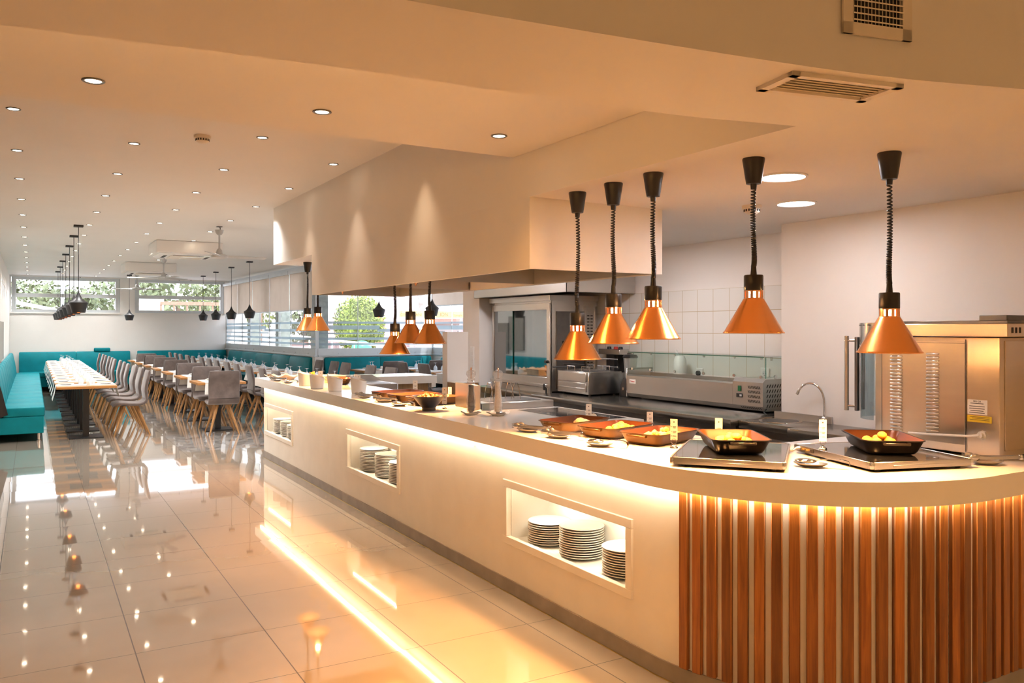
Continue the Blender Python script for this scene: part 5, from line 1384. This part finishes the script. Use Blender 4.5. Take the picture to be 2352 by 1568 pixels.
for i in range(5): b.tube([(-1.0+.5*i, 0, 2.32-.07*i), (-1.0+.5*i, 0, 2.72-.108*i)], .022, 6)
obj('truss_bars', b, 'white', o)
o = thing('utility_pole', 'thin grey utility pole seen through the sofa side window', 'pole', (1.05, 38, -.2))
obj('shaft', MB().tube([(0, 0, 0), (0, 0, 3.6)], .06, 8), 'alu', o); obj('cross_arm', MB().box(-.3, .3, -.03, .03, 3.35, 3.43), 'alu', o)
o = thing('pergola', 'brown timber pergola seen through the second far window', 'pergola', (6.0, 33, -.2))
b = MB(); b.box(-1.9, 1.9, -.06, .06, 2.62, 2.75)
for i in range(9): b.box(-1.9+.46*i, -1.84+.46*i, -.04, .04, 0, 2.62)
obj('timber_frame', b, plain('pergola_brown', (.30, .19, .13), .7, noise=.15), o)
o = thing('shutter_hut', 'white slatted hut outside beside the pergola', 'hut', (3.55, 33.5, -.2))
b = MB(); b.box(-.75, .75, 0, .5, 0, 2.9)
for i in range(16): b.box(-.75, .75, -.02, 0, .1+.17*i, .22+.17*i)
obj('slatted_wall', b, 'white', o)

# ---------------------------------------------------------------- daylight, camera
w = bpy.data.worlds.new('day'); sc.world = w; w.use_nodes = True
t = w.node_tree; bg = t.nodes['Background']
tc = t.nodes.new('ShaderNodeTexCoord'); sp = t.nodes.new('ShaderNodeSeparateXYZ'); t.links.new(tc.outputs['Generated'], sp.inputs[0])
r = ramp(t, [(.45, (1.0, .93, .92)), (.6, (.90, .92, 1.0)), (1., (.62, .76, 1.0))]); t.links.new(sp.outputs[2], r.inputs[0])
mr = t.nodes.new('ShaderNodeMapRange'); mr.inputs[1].default_value = -1; mr.inputs[2].default_value = 1; t.links.new(sp.outputs[2], mr.inputs[0]); t.links.new(mr.outputs[0], r.inputs[0])
t.links.new(r.outputs[0], bg.inputs[0]); bg.inputs[1].default_value = SKY
sun = bpy.data.lights.new('sun', 'SUN'); sun.energy = SUN; sun.angle = .009; sun.color = (1., .94, .86)
so_ = bpy.data.objects.new('sun', sun); C.objects.link(so_); so_['kind'] = 'helper'
so_.rotation_euler = Vector((-.22, .52, -.78)).to_track_quat('-Z', 'Y').to_euler()
area('sky_portal_far', (2.2, YF+.25, 2.39), 1, (1, 1, 1), 5.2, .9, (PI/2, 0, PI), True)
area('sky_portal_blinds', (5.0, 19.9, 1.9), 1, (1, 1, 1), 1.8, 7.6, (0, -PI/2, 0) if False else (0, PI/2, 0), True)
area('sky_portal_wing', (6.2, 16.5, 1.9), 1, (1, 1, 1), 2.6, 1.7, (PI/2, 0, PI), True)
area('sky_portal_end', (7.75, 12.2, 1.9), 1, (1, 1, 1), 1.7, 8.0, (0, PI/2, 0), True)
# added unseen fill lights behind and beside the camera, brightening near floor and fascia
for x, y in ((-2.2, 1.2), (-2.2, 3.0), (-.4, .4), (1.6, .3), (3.2, .1), (1.2, -1.6), (3.2, -1.6), (-1.6, -1.6)):
    spot('lobby_fill_beam', (x, y, HC+.10 if y < 1.6 else ZA-.02), LOB if y > 0 else 80., WARM if y > 0 else (1., .60, .25), 125 if y > 0 else 150, .8, .05)
for x, y in ((-2.2, 6), (-2.2, 9.), (-1.2, 4.8)): spot('lobby_fill_beam', (x, y, HC-.02), 10., WARM, 110, .8, .05)
cam = bpy.data.cameras.new('camera'); co = bpy.data.objects.new('camera', cam); C.objects.link(co); sc.camera = co
co.location = (0, 0, 1.535); co.rotation_euler = (PI/2, 0, -.5286)
cam.sensor_width = 36; cam.lens = 1885.6/2352*36; cam.shift_y = -29.3/2352; cam.clip_start = .05; cam.clip_end = 400
sc.view_settings.view_transform = 'Standard'; sc.view_settings.look = 'None'; sc.view_settings.gamma = 1; sc.view_settings.use_curve_mapping = False
sc.view_settings.exposure = EXPO
sc.cycles.use_denoising = True
sc.cycles.max_bounces = 8; sc.cycles.diffuse_bounces = 5; sc.cycles.glossy_bounces = 4; sc.cycles.transparent_max_bounces = 14; sc.cycles.transmission_bounces = 4
sc.cycles.sample_clamp_indirect = 6.; sc.cycles.caustics_reflective = False; sc.cycles.caustics_refractive = False
